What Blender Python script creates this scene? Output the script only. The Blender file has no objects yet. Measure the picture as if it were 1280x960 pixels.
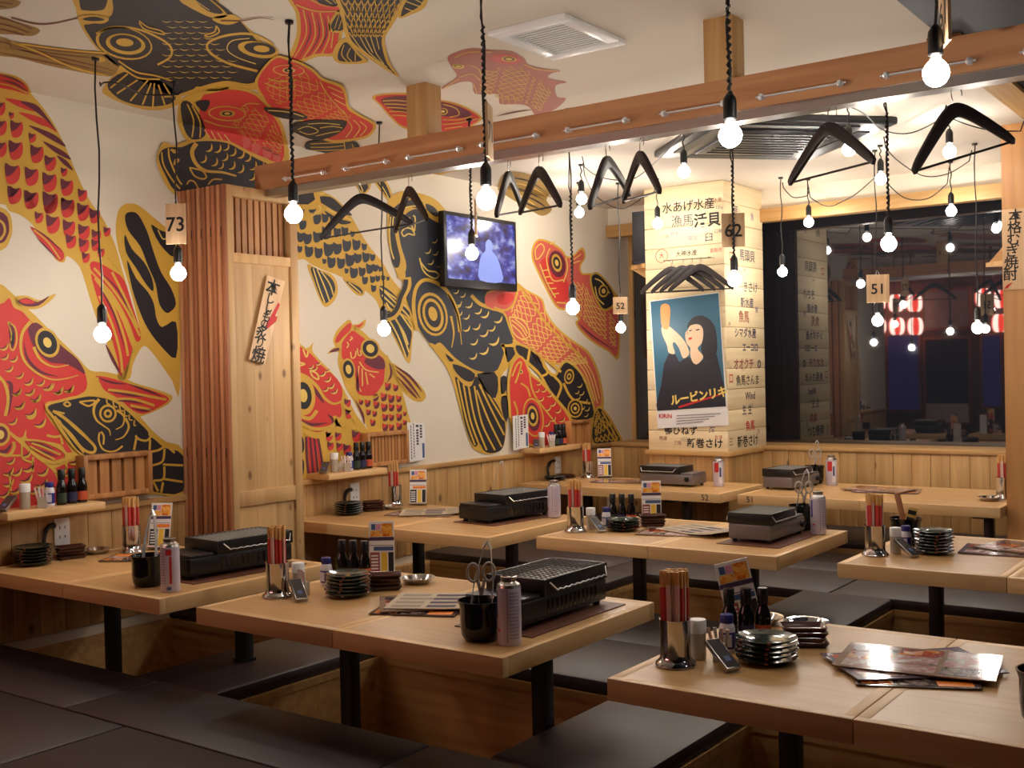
import bpy, bmesh, math, random
from mathutils import Vector, Matrix
random.seed(7)
SC = bpy.context.scene
COL = SC.collection
PI = math.pi
# ------------------------------------------------------------------ camera
FPX, YAW, PITCH, ROLL = 1398.2, math.radians(36.013), math.radians(-0.636), math.radians(1.209)
CAM = Vector((4.4, 0.0, 1.5))
def _basis():
    f = Vector((-math.sin(YAW), math.cos(YAW), 0)); r = Vector((math.cos(YAW), math.sin(YAW), 0)); d = Vector((0, 0, -1))
    f2 = f*math.cos(PITCH) - d*math.sin(PITCH); d2 = d*math.cos(PITCH) + f*math.sin(PITCH)
    return r*math.cos(ROLL) + d2*math.sin(ROLL), d2*math.cos(ROLL) - r*math.sin(ROLL), f2
CR, CD, CF = _basis()
cam = bpy.data.cameras.new('camera'); camo = bpy.data.objects.new('camera', cam); COL.objects.link(camo)
cam.sensor_fit = 'HORIZONTAL'; cam.sensor_width = 36.0; cam.lens = FPX/1280*36; cam.clip_start = 0.05
camo.matrix_world = Matrix(((CR.x, -CD.x, -CF.x, CAM.x), (CR.y, -CD.y, -CF.y, CAM.y), (CR.z, -CD.z, -CF.z, CAM.z), (0, 0, 0, 1)))
SC.camera = camo
def ray(x, y): return CR*((x-640)/FPX) + CD*((y-480)/FPX) + CF      # direction through a photo pixel
def onx(x, y, X): r = ray(x, y); return CAM + r*((X-CAM.x)/r.x)       # where it meets the plane x = X, y = Y or z = Z
def ony(x, y, Y): r = ray(x, y); return CAM + r*((Y-CAM.y)/r.y)
def onz(x, y, Z): r = ray(x, y); return CAM + r*((Z-CAM.z)/r.z)
# ------------------------------------------------------------------ world and exposure
w = bpy.data.worlds.new('world'); SC.world = w; w.use_nodes = True
w.node_tree.nodes['Background'].inputs[0].default_value = (0, 0, 0, 1)
w.node_tree.nodes['Background'].inputs[1].default_value = 1.0
SC.view_settings.view_transform = 'Standard'; SC.view_settings.look = 'None'
SC.view_settings.gamma = 1.0; SC.view_settings.use_curve_mapping = False
SC.view_settings.exposure = -0.05
BULB_STRENGTH = 185.0
# ------------------------------------------------------------------ materials
def lin(c):
    def g(v):
        v /= 255.0
        return v/12.92 if v <= 0.04045 else ((v+0.055)/1.055)**2.4
    return (g(c[0]), g(c[1]), g(c[2]), 1)
MATS = {}
def _new(name):
    m = bpy.data.materials.new(name); m.use_nodes = True
    return m, m.node_tree.nodes, m.node_tree.links, m.node_tree.nodes['Principled BSDF']
def mat(name, col, rough=0.55, metal=0.0, noise=0.06, scale=12.0, bump=0.0, spec=0.5, coat=0.0):
    """plain procedural surface: a base colour with a little noise in tone, and fine relief"""
    if name in MATS: return MATS[name]
    m, N, L, B = _new(name)
    tc = N.new('ShaderNodeTexCoord'); nz = N.new('ShaderNodeTexNoise'); nz.inputs['Scale'].default_value = scale; nz.inputs['Detail'].default_value = 3
    L.new(tc.outputs['Object'], nz.inputs['Vector'])
    mx = N.new('ShaderNodeMix'); mx.data_type = 'RGBA'
    c = lin(col); k = noise
    mx.inputs[6].default_value = (c[0]*(1-k), c[1]*(1-k), c[2]*(1-k), 1); mx.inputs[7].default_value = (min(1, c[0]*(1+k)), min(1, c[1]*(1+k)), min(1, c[2]*(1+k)), 1)
    L.new(nz.outputs['Fac'], mx.inputs[0]); L.new(mx.outputs[2], B.inputs['Base Color'])
    B.inputs['Roughness'].default_value = rough; B.inputs['Metallic'].default_value = metal
    B.inputs['Specular IOR Level'].default_value = spec; B.inputs['Coat Weight'].default_value = coat
    if bump:
        bp = N.new('ShaderNodeBump'); bp.inputs['Strength'].default_value = bump; bp.inputs['Distance'].default_value = 0.002
        n2 = N.new('ShaderNodeTexNoise'); n2.inputs['Scale'].default_value = scale*12; L.new(tc.outputs['Object'], n2.inputs['Vector'])
        L.new(n2.outputs['Fac'], bp.inputs['Height']); L.new(bp.outputs['Normal'], B.inputs['Normal'])
    MATS[name] = m
    return m
def wood(name, light, dark, axis='z', knots=0.5, rough=0.5, grain=26.0, knot_scale=5.0):
    """pine: growth lines stretched along one axis of the piece, each piece shifted at random, with dark knots"""
    if name in MATS: return MATS[name]
    m, N, L, B = _new(name)
    tc = N.new('ShaderNodeTexCoord'); oi = N.new('ShaderNodeObjectInfo')
    ad = N.new('ShaderNodeVectorMath'); ad.operation = 'ADD'
    cb = N.new('ShaderNodeCombineXYZ'); ml = N.new('ShaderNodeMath'); ml.operation = 'MULTIPLY'; ml.inputs[1].default_value = 37.0
    L.new(oi.outputs['Random'], ml.inputs[0])
    for i in range(3): L.new(ml.outputs[0], cb.inputs[i])
    L.new(tc.outputs['Object'], ad.inputs[0]); L.new(cb.outputs[0], ad.inputs[1])
    mp = N.new('ShaderNodeMapping'); s = [1.0, 1.0, 1.0]; s['xyz'.index(axis)] = 0.06
    mp.inputs['Scale'].default_value = s; L.new(ad.outputs[0], mp.inputs['Vector'])
    nz = N.new('ShaderNodeTexNoise'); nz.inputs['Scale'].default_value = grain; nz.inputs['Detail'].default_value = 4; nz.inputs['Distortion'].default_value = 0.6
    L.new(mp.outputs[0], nz.inputs['Vector'])
    cr = N.new('ShaderNodeValToRGB'); cr.color_ramp.elements[0].color = lin(dark); cr.color_ramp.elements[1].color = lin(light)
    cr.color_ramp.elements[0].position = 0.3; cr.color_ramp.elements[1].position = 0.66
    L.new(nz.outputs['Fac'], cr.inputs[0])
    # a tone of its own for each piece
    hv = N.new('ShaderNodeHueSaturation'); mr = N.new('ShaderNodeMapRange'); mr.inputs['To Min'].default_value = 0.86; mr.inputs['To Max'].default_value = 1.1
    L.new(oi.outputs['Random'], mr.inputs['Value']); L.new(mr.outputs[0], hv.inputs['Value']); L.new(cr.outputs[0], hv.inputs['Color'])
    last = hv.outputs[0]
    if knots > 0:
        mk = N.new('ShaderNodeMapping'); s = [1.0, 1.0, 1.0]; s['xyz'.index(axis)] = 0.55
        mk.inputs['Scale'].default_value = s; L.new(ad.outputs[0], mk.inputs['Vector'])
        vo = N.new('ShaderNodeTexVoronoi'); vo.inputs['Scale'].default_value = knot_scale; L.new(mk.outputs[0], vo.inputs['Vector'])
        kr = N.new('ShaderNodeValToRGB'); kr.color_ramp.elements[0].position = 0.06; kr.color_ramp.elements[0].color = (knots, knots, knots, 1)
        kr.color_ramp.elements[1].position = 0.135; kr.color_ramp.elements[1].color = (0, 0, 0, 1)
        L.new(vo.outputs['Distance'], kr.inputs[0])
        mx = N.new('ShaderNodeMix'); mx.data_type = 'RGBA'; L.new(kr.outputs[0], mx.inputs[0]); L.new(last, mx.inputs[6])
        mx.inputs[7].default_value = lin((int(dark[0]*0.5), int(dark[1]*0.36), int(dark[2]*0.3))); last = mx.outputs[2]
    L.new(last, B.inputs['Base Color']); B.inputs['Roughness'].default_value = rough
    MATS[name] = m
    return m
def emit(name, col, strength):
    if name in MATS: return MATS[name]
    m, N, L, B = _new(name)
    B.inputs['Base Color'].default_value = lin(col); B.inputs['Emission Color'].default_value = lin(col); B.inputs['Emission Strength'].default_value = strength
    MATS[name] = m
    return m
PINE_L, PINE_D = (206, 164, 106), (180, 134, 80)
M_pine_z = wood('pine_upright', PINE_L, PINE_D, 'z', 0.85, 0.5, 26, 7.0)
M_pine_x = wood('pine_along_x', PINE_L, PINE_D, 'x', 0.55)
M_pine_y = wood('pine_along_y', PINE_L, PINE_D, 'y', 0.55)
M_beam = wood('beam_wood', (182, 130, 88), (152, 100, 62), 'x', 0.85, 0.45, 18, 6.0)
M_top = wood('table_veneer', (206, 164, 110), (192, 147, 94), 'x', 0.0, 0.36, 30)
M_edge_x = wood('table_edge_x', (226, 188, 134), (208, 164, 110), 'x', 0.3, 0.4, 22, 4)
M_edge_y = wood('table_edge_y', (232, 192, 138), (218, 172, 116), 'y', 0.3, 0.4, 22, 4)
M_slat = wood('slat_wood', (172, 108, 72), (134, 76, 48), 'z', 0.3, 0.5, 20)
M_slat2 = wood('slat_wood_pale', (206, 146, 104), (178, 116, 78), 'z', 0.3, 0.5, 20)
M_box = wood('lattice_wood', (196, 140, 84), (160, 104, 58), 'z', 0.3, 0.5, 22)
M_wall = mat('mural_plaster', (222, 211, 193), 0.75, noise=0.03, scale=3)
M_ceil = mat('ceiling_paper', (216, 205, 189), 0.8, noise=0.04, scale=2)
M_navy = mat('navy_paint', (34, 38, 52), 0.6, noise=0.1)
M_vinyl = mat('brown_vinyl', (54, 43, 42), 0.5, noise=0.08, scale=6, bump=0.15)
M_darkfloor = mat('dark_floor', (70, 46, 38), 0.6, noise=0.15)
M_black = mat('black_metal', (20, 20, 22), 0.35, 0.0)
M_blackgloss = mat('black_glaze', (14, 14, 15), 0.12)
M_steel = mat('polished_steel', (205, 205, 208), 0.12, 1.0)
M_chrome = mat('bright_chrome', (232, 232, 235), 0.2, 0.55)
M_steelb = mat('brushed_steel', (176, 172, 168), 0.3, 1.0)
M_greymetal = mat('grey_enamel', (120, 112, 112), 0.35, 0.3)
M_white = mat('white_plastic', (236, 236, 236), 0.35)
M_paper = mat('white_paper', (232, 228, 226), 0.7)
M_ink = mat('black_ink', (28, 24, 26), 0.7)
M_inkred = mat('red_ink', (196, 40, 40), 0.7)
M_red = mat('red_paper', (205, 62, 56), 0.6)
M_orange = mat('orange_print', (238, 132, 30), 0.5)
M_blue = mat('blue_plastic', (38, 40, 120), 0.35)
M_bluegrey = mat('blue_print', (70, 92, 140), 0.6)
M_hanger = mat('hanger_black', (34, 24, 24), 0.4)
M_cord = mat('cord_black', (26, 24, 24), 0.5)
M_chop = wood('chopstick_wood', (236, 190, 120), (216, 164, 96), 'z', 0, 0.5)
M_lightwood = wood('tag_wood', (226, 190, 148), (204, 162, 118), 'z', 0.0, 0.6, 30)
def picture(name, cols, scale=30.0, rough=0.12):
    """printed photographs: blotches of several inks"""
    if name in MATS: return MATS[name]
    m, N, L, B = _new(name)
    tc = N.new('ShaderNodeTexCoord'); vo = N.new('ShaderNodeTexVoronoi'); vo.inputs['Scale'].default_value = scale; L.new(tc.outputs['Object'], vo.inputs['Vector'])
    nz = N.new('ShaderNodeTexNoise'); nz.inputs['Scale'].default_value = scale*1.3; L.new(tc.outputs['Object'], nz.inputs['Vector'])
    sp = N.new('ShaderNodeSeparateColor'); L.new(vo.outputs['Color'], sp.inputs[0]); md = N.new('ShaderNodeMath'); md.operation = 'ADD'; L.new(sp.outputs[0], md.inputs[0]); L.new(nz.outputs['Fac'], md.inputs[1])
    hf = N.new('ShaderNodeMath'); hf.operation = 'MULTIPLY'; hf.inputs[1].default_value = 0.5; L.new(md.outputs[0], hf.inputs[0])
    cr = N.new('ShaderNodeValToRGB'); e = cr.color_ramp.elements; e[0].position = 0.2; e[0].color = lin(cols[0]); e[1].position = 0.8; e[1].color = lin(cols[-1])
    for i, c in enumerate(cols[1:-1]): q = e.new(0.2+0.6*(i+1)/(len(cols)-1)); q.color = lin(c)
    L.new(hf.outputs[0], cr.inputs[0]); L.new(cr.outputs[0], B.inputs['Base Color']); B.inputs['Roughness'].default_value = rough
    MATS[name] = m
    return m
# ------------------------------------------------------------------ mesh builder
def catmull(pts, n=4, closed=True):
    out = []; N = len(pts)
    rng = range(N) if closed else range(N-1)
    for i in rng:
        p0, p1, p2, p3 = [pts[(i+k) % N] if closed else pts[max(0, min(N-1, i+k))] for k in (-1, 0, 1, 2)]
        for j in range(n):
            t = j/n; t2 = t*t; t3 = t2*t
            out.append(tuple(0.5*(2*b + (c-a)*t + (2*a-5*b+4*c-d)*t2 + (3*b-a-3*c+d)*t3) for a, b, c, d in zip(p0, p1, p2, p3)))
    if not closed: out.append(tuple(pts[-1]))
    return out
class MB:
    def __init__(s): s.v = []; s.f = []; s.m = []
    def add(s, vs, fs, mi=0):
        o = len(s.v); s.v += [tuple(p) for p in vs]; s.f += [tuple(i+o for i in f) for f in fs]; s.m += [mi]*len(fs); return s
    def box(s, x0, x1, y0, y1, z0, z1, mi=0):
        return s.add([(x0,y0,z0),(x1,y0,z0),(x1,y1,z0),(x0,y1,z0),(x0,y0,z1),(x1,y0,z1),(x1,y1,z1),(x0,y1,z1)],
                     [(3,2,1,0),(4,5,6,7),(0,1,5,4),(1,2,6,5),(2,3,7,6),(3,0,4,7)], mi)
    def lathe(s, prof, n=16, c=(0,0,0), mi=0, cap=True, mis=None):
        vs = []; fs = []; K = len(prof)
        for r, z in prof:
            for i in range(n):
                a = 2*PI*i/n; vs.append((c[0]+r*math.cos(a), c[1]+r*math.sin(a), c[2]+z))
        o = len(s.v); s.v += vs
        for k in range(K-1):
            for i in range(n):
                j = (i+1) % n; s.f.append((o+k*n+i, o+k*n+j, o+(k+1)*n+j, o+(k+1)*n+i)); s.m.append(mis[k] if mis else mi)
        if cap:
            if prof[0][0] > 1e-5: s.f.append(tuple(o+i for i in reversed(range(n)))); s.m.append(mis[0] if mis else mi)
            if prof[-1][0] > 1e-5: s.f.append(tuple(o+(K-1)*n+i for i in range(n))); s.m.append(mis[-1] if mis else mi)
        return s
    def tube(s, path, r, n=6, mi=0, r1=None):
        P = [Vector(p) for p in path]; K = len(P); o = len(s.v); up = None
        for k in range(K):
            t = (P[min(K-1, k+1)] - P[max(0, k-1)]).normalized()
            if up is None:
                up = Vector((0, 0, 1)) if abs(t.z) < 0.9 else Vector((1, 0, 0))
            up = (up - t*up.dot(t)); up = up.normalized() if up.length > 1e-6 else t.orthogonal().normalized()
            b = t.cross(up); rr = r if r1 is None else r + (r1-r)*k/(K-1)
            for i in range(n):
                a = 2*PI*i/n; s.v.append(tuple(P[k] + up*(math.cos(a)*rr) + b*(math.sin(a)*rr)))
        for k in range(K-1):
            for i in range(n):
                j = (i+1) % n; s.f.append((o+k*n+i, o+k*n+j, o+(k+1)*n+j, o+(k+1)*n+i)); s.m.append(mi)
        s.f.append(tuple(o+i for i in reversed(range(n)))); s.m.append(mi); s.f.append(tuple(o+(K-1)*n+i for i in range(n))); s.m.append(mi)
        return s
    def prism(s, pts, z0, z1, mi=0, frame=None):
        """outline pts (u,v) extruded from z0 to z1; frame maps (u,v,w) to a point"""
        fr = frame or (lambda u, v, w: (u, v, w)); n = len(pts)
        return s.add([fr(u, v, z0) for u, v in pts] + [fr(u, v, z1) for u, v in pts],
                     [tuple(reversed(range(n))), tuple(range(n, 2*n))] + [(i, (i+1) % n, n+(i+1) % n, n+i) for i in range(n)], mi)
    def poly(s, pts, mi=0): return s.add(pts, [tuple(range(len(pts)))], mi)
    def build(s, name, mats, parent=None, bevel=0.0, smooth=True, loc=None):
        me = bpy.data.meshes.new(name); me.from_pydata(s.v, [], s.f)
        mats = mats if isinstance(mats, (list, tuple)) else [mats]
        for m in mats: me.materials.append(m)
        me.polygons.foreach_set('material_index', s.m)
        if bevel:
            bm = bmesh.new(); bm.from_mesh(me)
            bmesh.ops.bevel(bm, geom=[e for e in bm.edges if e.is_manifold and e.calc_face_angle(0) > 0.5], offset=bevel, segments=2, profile=0.5, affect='EDGES', clamp_overlap=True)
            bm.to_mesh(me); bm.free()
        if smooth:
            me.polygons.foreach_set('use_smooth', [True]*len(me.polygons)); me.set_sharp_from_angle(angle=math.radians(38))
        me.update()
        o = bpy.data.objects.new(name, me); COL.objects.link(o)
        if parent: o.parent = parent
        if loc: o.location = loc
        return o
def tag(o, label, cat, group=None):
    o['label'] = label; o['category'] = cat
    if group: o['group'] = group
    return o
def thing(name, label, cat, loc=(0, 0, 0), rz=0.0, group=None):
    o = bpy.data.objects.new(name, None); COL.objects.link(o); o.empty_display_size = 0.05
    o.location = loc; o.rotation_euler = (0, 0, rz)
    return tag(o, label, cat, group)
def struct(o): o['kind'] = 'structure'; return o
def dup(root, loc, rz=0.0, label=None, group=None):
    r = root.copy(); COL.objects.link(r); r.location = loc; r.rotation_euler = (root.rotation_euler[0], root.rotation_euler[1], rz)
    if label: r['label'] = label
    if group: r['group'] = group
    for ch in root.children:
        c = ch.copy(); COL.objects.link(c); c.parent = r
        for g in ch.children:
            d = g.copy(); COL.objects.link(d); d.parent = c
    return r
def lettering(body, size, m, frame, parent, name='lettering', bold=0.0, spacing=1.0, line=1.0, align='CENTER', sx=1.0):
    """flat print: text set in the (u,v) plane of frame = (origin, u axis, v axis)"""
    c = bpy.data.curves.new(name, 'FONT'); c.body = body; c.size = size; c.align_x = align; c.align_y = 'CENTER'
    c.offset = bold*size; c.space_character = spacing; c.space_line = line; c.resolution_u = 3
    t = bpy.data.objects.new(name, c); COL.objects.link(t)
    dg = bpy.context.evaluated_depsgraph_get(); me = bpy.data.meshes.new_from_object(t.evaluated_get(dg))
    bpy.data.objects.remove(t); bpy.data.curves.remove(c)
    o0, u, v = [Vector(k) for k in frame]
    for q in me.vertices: q.co = o0 + u*(q.co.x*sx) + v*q.co.y
    me.materials.clear(); me.materials.append(m); me.name = name
    o = bpy.data.objects.new(name, me); COL.objects.link(o); o.parent = parent
    return o
# ================================================================== the room
def S(mb, name, m, label, cat=None, **k):
    o = mb.build(name, m, None, smooth=False, **k); struct(o); o['label'] = label
    if cat: o['category'] = cat
    return o
H = 2.72; PF = 0.43; TT = 0.75                       # ceiling, seating platform, table top
YB = 7.30                                            # front of the back wainscot; the dark glass sits further in
M_glass = MATS.setdefault('dark_glass', None)
def dark_glass():
    m, N, L, B = _new('dark_glass')
    B.inputs['Base Color'].default_value = lin((26, 30, 38)); B.inputs['Roughness'].default_value = 0.02; B.inputs['IOR'].default_value = 2.1
    return m
M_glass = MATS['dark_glass'] = dark_glass()
wall_left = S(MB().box(-0.12, 0, 1.4, 7.78, 0, H), 'wall_left', M_wall, 'cream wall painted with a carp mural', 'wall')
wall_back = S(MB().box(-0.12, 7.5, 7.68, 7.78, 0, H, 1).box(0, 7.5, YB, 7.68, 0, 0.92, 1).box(0, 7.5, 7.34, 7.68, 2.585, H, 0), 'wall_back', [M_wall, M_navy], 'back wall with pine wainscot below dark glass', 'wall')
S(MB().box(7.4, 7.5, -1.6, 7.68, 0, H), 'wall_right', M_navy, 'dark side wall beyond the tables', 'wall')
S(MB().box(-4.0, 7.4, -1.7, -1.6, 0, H), 'wall_rear', mat('rear_plaster', (120, 92, 74), 0.8), 'dim rear wall behind the aisle', 'wall')
S(MB().box(-4.1, -4.0, -1.7, 1.5, 0, H), 'wall_side', M_navy, 'dim end wall of the aisle', 'wall')
S(MB().box(-4.0, -0.12, 1.4, 1.5, 0, H), 'wall_aisle', M_navy, 'dark wall closing the aisle', 'wall')
S(MB().box(-4.1, 7.5, -1.7, 7.78, -0.1, 0), 'floor', M_darkfloor, 'dark lower floor under the platform', 'floor')
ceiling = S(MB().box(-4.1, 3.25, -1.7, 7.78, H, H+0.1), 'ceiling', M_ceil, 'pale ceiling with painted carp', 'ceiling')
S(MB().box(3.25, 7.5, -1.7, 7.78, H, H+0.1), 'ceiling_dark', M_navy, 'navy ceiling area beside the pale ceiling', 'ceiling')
win = S(MB().box(0, 7.4, 7.655, 7.675, 0.94, 2.6), 'window_1', M_glass, 'dark reflecting glass above the back wainscot', 'window')
# frame upright at the corner and glass joints
for x in (0.0,):
    MB().box(0, 0.035, -0.02, 0, 0, 1.66).build('window_frame', M_pine_z if x == 0 else M_black, win, loc=(x if x == 0 else x-0.006, 7.655, 0.945)).scale = (1 if x == 0 else 0.3, 1, 1)
# wainscot: upright pine boards with a cap rail
PW = 0.118
def board_mesh(h):
    return MB().box(-PW/2+0.001, PW/2-0.001, -0.006, 0.008, 0, h).build('board', M_pine_z, bevel=0.002)
b0 = board_mesh(0.495); b0.parent = wall_left; first = True
n = int((7.29-1.45)/PW)
for i in range(n):
    o = b0 if first else b0.copy()
    if not first: COL.objects.link(o)
    first = False
    o.parent = wall_left; o.location = (0.008, 1.5+PW*i, PF); o.rotation_euler = (0, 0, PI/2)
for i in range(32):
    if 0.66-PW/2 < 0.07+PW*i < 1.24: continue
    o = b0.copy(); COL.objects.link(o); o.parent = wall_back; o.location = (0.07+PW*i, YB-0.008, PF); o.rotation_euler = (0, 0, 0)
MB().box(0, 0.03, 1.42, YB, 0.922, 0.95).build('cap_rail', M_pine_y, wall_left, bevel=0.004)
MB().box(0, 7.4, YB-0.028, 7.655, 0.922, 0.95).build('cap_rail', M_pine_x, wall_back, bevel=0.004)
MB().box(0, 7.4, YB, YB+0.10, 2.50, 2.59).build('header_beam', wood('header_pine', PINE_L, PINE_D, 'x', 0.8, 0.5, 20, 6), wall_back, bevel=0.004)
# ---- ceiling beam with door track, hung from short posts
beam = S(MB().box(0.30, 7.4, 3.60, 3.70, 2.385, 2.50), 'trim_1', M_beam, 'long orange-brown timber beam hung below the ceiling', 'beam')
MB().box(0.355, 7.4, 3.615, 3.685, 2.352, 2.386).build('door_track', M_steelb, beam)
for x in (1.315, 2.70, 4.1, 5.5):
    MB().box(-0.055, 0.055, -0.05, 0.05, 0, 0.225).build('hanger_post', M_pine_z, beam, bevel=0.003, loc=(x, 3.65, 2.497))
post = S(MB().box(3.055, 3.20, 6.20, 6.34, PF, H), 'trim_2', wood('post_pine', (216, 160, 98), (186, 126, 68), 'z', 0.8, 0.5, 14, 5), 'square pine post standing beside the table numbered 51', 'post')
S(MB().box(3.20, 3.32, 4.35, 6.34, 2.70, H), 'trim_3', M_pine_y, 'pine ceiling strip between the pale and navy ceilings', 'beam')
# ---- raised seating platform with leg pits under the tables
plat = bpy.data.objects.new('floor_platform', None); COL.objects.link(plat); struct(plat); plat['label'] = 'raised seating platform with leg pits'; plat['category'] = 'platform'
RX = 6.4
rows = [((2.46, 3.27), [(0.04, 0.90), (1.35, 2.50), (2.93, 4.12), (4.55, 5.7)]), ((4.32, 5.12), [(0.04, 1.02), (1.47, 2.37), (2.80, 4.0), (4.45, 5.6)]), ((6.22, 6.68), [(0.04, 1.16), (1.70, 2.98), (3.4, 4.6)])]
blocks = [(0, RX, 1.3, 2.46, 'before the front row of tables')]
ylast = None
for k, ((y0, y1), pits) in enumerate(rows):
    xs = [0] + [v for p in pits for v in p] + [RX]
    for a, b in zip(xs[0::2], xs[1::2]):
        if b-a > 0.1: blocks.append((a, b, y0, y1, 'between neighbouring leg pits'))
        else: blocks.append((a, b, y0, y1, None))
    ynext = rows[k+1][0][0] if k < 2 else YB
    if k < 2: blocks.append((0, RX, y1, ynext, ['between the first and second table rows', 'between the second and third table rows'][k]))
    else: blocks += [(0, 0.655, y1, ynext, 'in the back corner beside the pillar'), (1.25, RX, y1, ynext, 'along the back wainscot')]
for a, b, c, d, t in blocks:
    MB().box(a, b, c, d, 0, PF-0.078).build('platform_base', M_pine_x, plat, smooth=False)
    MB().box(a-0.004, b+0.004, c-0.004, d+0.004, PF-0.078, PF-0.05).build('edge_trim', M_pine_x, plat, smooth=False)
def mats_on(a, b, c, d, t, ysplit, xsplit):
    ys = [c] + [y for y in ysplit if c+0.05 < y < d-0.05] + [d]
    for j, (y0, y1) in enumerate(zip(ys, ys[1:])):
        xs = [a] + [x for x in xsplit[j % len(xsplit)] if a+0.1 < x < b-0.1] + [b]
        for x0, x1 in zip(xs, xs[1:]):
            g = 0.0015
            o = MB().box(x0+g-(x0+x1)/2, x1-g-(x0+x1)/2, y0+g-(y0+y1)/2, y1-g-(y0+y1)/2, 0, 0.05).build('seat_mat', M_vinyl, None, bevel=0.014, loc=((x0+x1)/2, (y0+y1)/2, PF-0.05))
            xm, ym = (x0+x1)/2, (y0+y1)/2
            col = 0 if xm < 1.15 else 1 if xm < 2.72 else 2 if xm < 4.3 else 3
            nm = [['the screen-door table', 'the scissors table', 'the fanned-menu table', 'the unseen front tables'], ['the television table', 'the pillar-facing table', 'the pine-post table', 'the unseen middle tables'], ['the back corner table', 'the dark-glass table', 'the pine post', 'the unseen back tables']]
            if 'before' in t: d_ = ('along the platform edge before ' if j == 0 else 'right before ')+nm[0][col]
            elif 'first' in t: d_ = ('behind '+nm[0][col]) if j == 0 else ('before '+nm[1][col])
            elif 'third' in t: d_ = ('behind '+nm[1][col]) if j == 0 else ('before '+nm[2][col])
            elif 'pits' in t: d_ = 'in the gap beside '+nm[0 if ym < 3.5 else 1 if ym < 5.5 else 2][col]
            else: d_ = 'behind '+nm[2][col]
            tag(o, 'dark brown vinyl seat mat '+d_, 'seat mat', 'vinyl mats '+t)
for a, b, c, d, t in blocks:
    if t is None: continue
    if c == 1.3: mats_on(a, b, c, d, t, [2.08], [[1.38, 2.6, 3.8, 5.0], [1.04, 2.3, 3.5, 4.7]])
    elif 'row' in t: mats_on(a, b, c, d, t, [(c+d)/2], [[1.25, 2.5, 3.75, 5.0], [1.25, 2.5, 3.75, 5.0]])
    else: mats_on(a, b, c, d, t, [], [[1.25, 2.5, 3.75, 5.0]] if b-a > 1.4 else [[]])
# ================================================================== fixtures
# ---- stack of sliding screen doors against the mural wall
SX = [0.012, 0.082, 0.152, 0.222, 0.292]; ST = 0.058; SY0, SY1, SZ0, SZ1 = 3.37, 3.82, PF, 2.385
M_panel = wood('door_panel_pine', (214, 172, 118), (190, 146, 92), 'z', 0.8, 0.55, 16, 9)
def screen_door(x, label, front):
    t = thing('screen_door', label, 'screen door', (x, SY0, SZ0), 0, 'stacked screen doors')
    D = SY1-SY0; Hh = SZ1-SZ0
    st = M_panel if front else M_slat2
    MB().box(0.0, 0.020, 0.0, 0.016, 0, Hh).build('edge_strip', M_slat2, t, bevel=0.002)
    MB().box(0.033, 0.055, 0.0, 0.016, 0, Hh).build('edge_strip', M_slat, t, bevel=0.002)
    for a in (0.0155, D-0.05): MB().box(0, ST, a, a+(0.046 if a > 0.1 else 0.0345), 0, Hh).build('stile', st, t, bevel=0.002)
    for a, b in ((0, 0.12), (0.47, 0.54), (1.60, 1.645), (1.905, Hh)): MB().box(0.001, ST-0.001, 0.05, D-0.05, a, b).build('rail', st, t, bevel=0.002)
    for a, b in ((0.12, 0.47), (0.54, 1.60)):
        for k in range(3):
            w_ = (D-0.1)/3; MB().box(0.015, ST-0.012, 0.0505+w_*k, 0.05+w_*(k+1)-0.0005, a, b).build('panel', st, t, smooth=False)
    for k in range(9):
        yy = 0.058+k*0.038; MB().box(0.006, 0.022, yy, yy+0.026, 1.645, 1.905).build('slat', M_box, t, smooth=False)
    for z in (0.70, 1.72): MB().box(0.021, 0.032, 0.006, 0.0156, z, z+0.045).build('pull_slot', M_black, t)
    return t
names = ['hard against the mural wall', 'second out from the mural wall', 'in the middle of the stack', 'second from the outer face of the stack']
for i, x in enumerate(SX[:4]): screen_door(x, 'orange-brown sliding screen door, '+names[i], False)
sd = screen_door(SX[4], 'knotty pine sliding screen door with grilled opening and brushed sign', True)
xf = SX[4]+ST+0.001
def local(o, p): return Vector(p) - Vector(o.location)
sp = [local(sd, onx(a, b, xf)) for a, b in ((334, 344), (356, 352), (331, 455), (311, 449))]
MB().prism([(p.y, p.z) for p in sp], 0, 0.003, frame=lambda u, v, w_: (sp[0].x+w_-0.001, u, v)).build('sign_strip', M_lightwood, sd, smooth=False)
cv = [('本', 341, 361, .085), ('し', 338, 374, .06), ('し', 336, 385, .055), ('ゃ', 335, 391, .045), ('も', 333, 397, .055), ('の', 330.5, 405, .05), ('炙', 327, 417, .075), ('り', 325, 429, .06), ('焼', 323, 445, .085)]
redb = MB()
rp = [local(sd, onx(a, b, xf+0.0035)) for a, b in ((348, 378), (350, 381), (344, 395), (347, 396), (345, 402), (333, 412), (331, 409), (338, 396))]
redb.poly(rp).build('brush_mark', M_inkred, sd)
for ch, a, b, s in cv:
    lettering(ch, s, M_ink, (local(sd, onx(a, b, xf+0.004)), Vector((0, 0.98, -0.2)), Vector((0, 0.3, 0.95)).normalized()), sd, bold=0.015)
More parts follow.
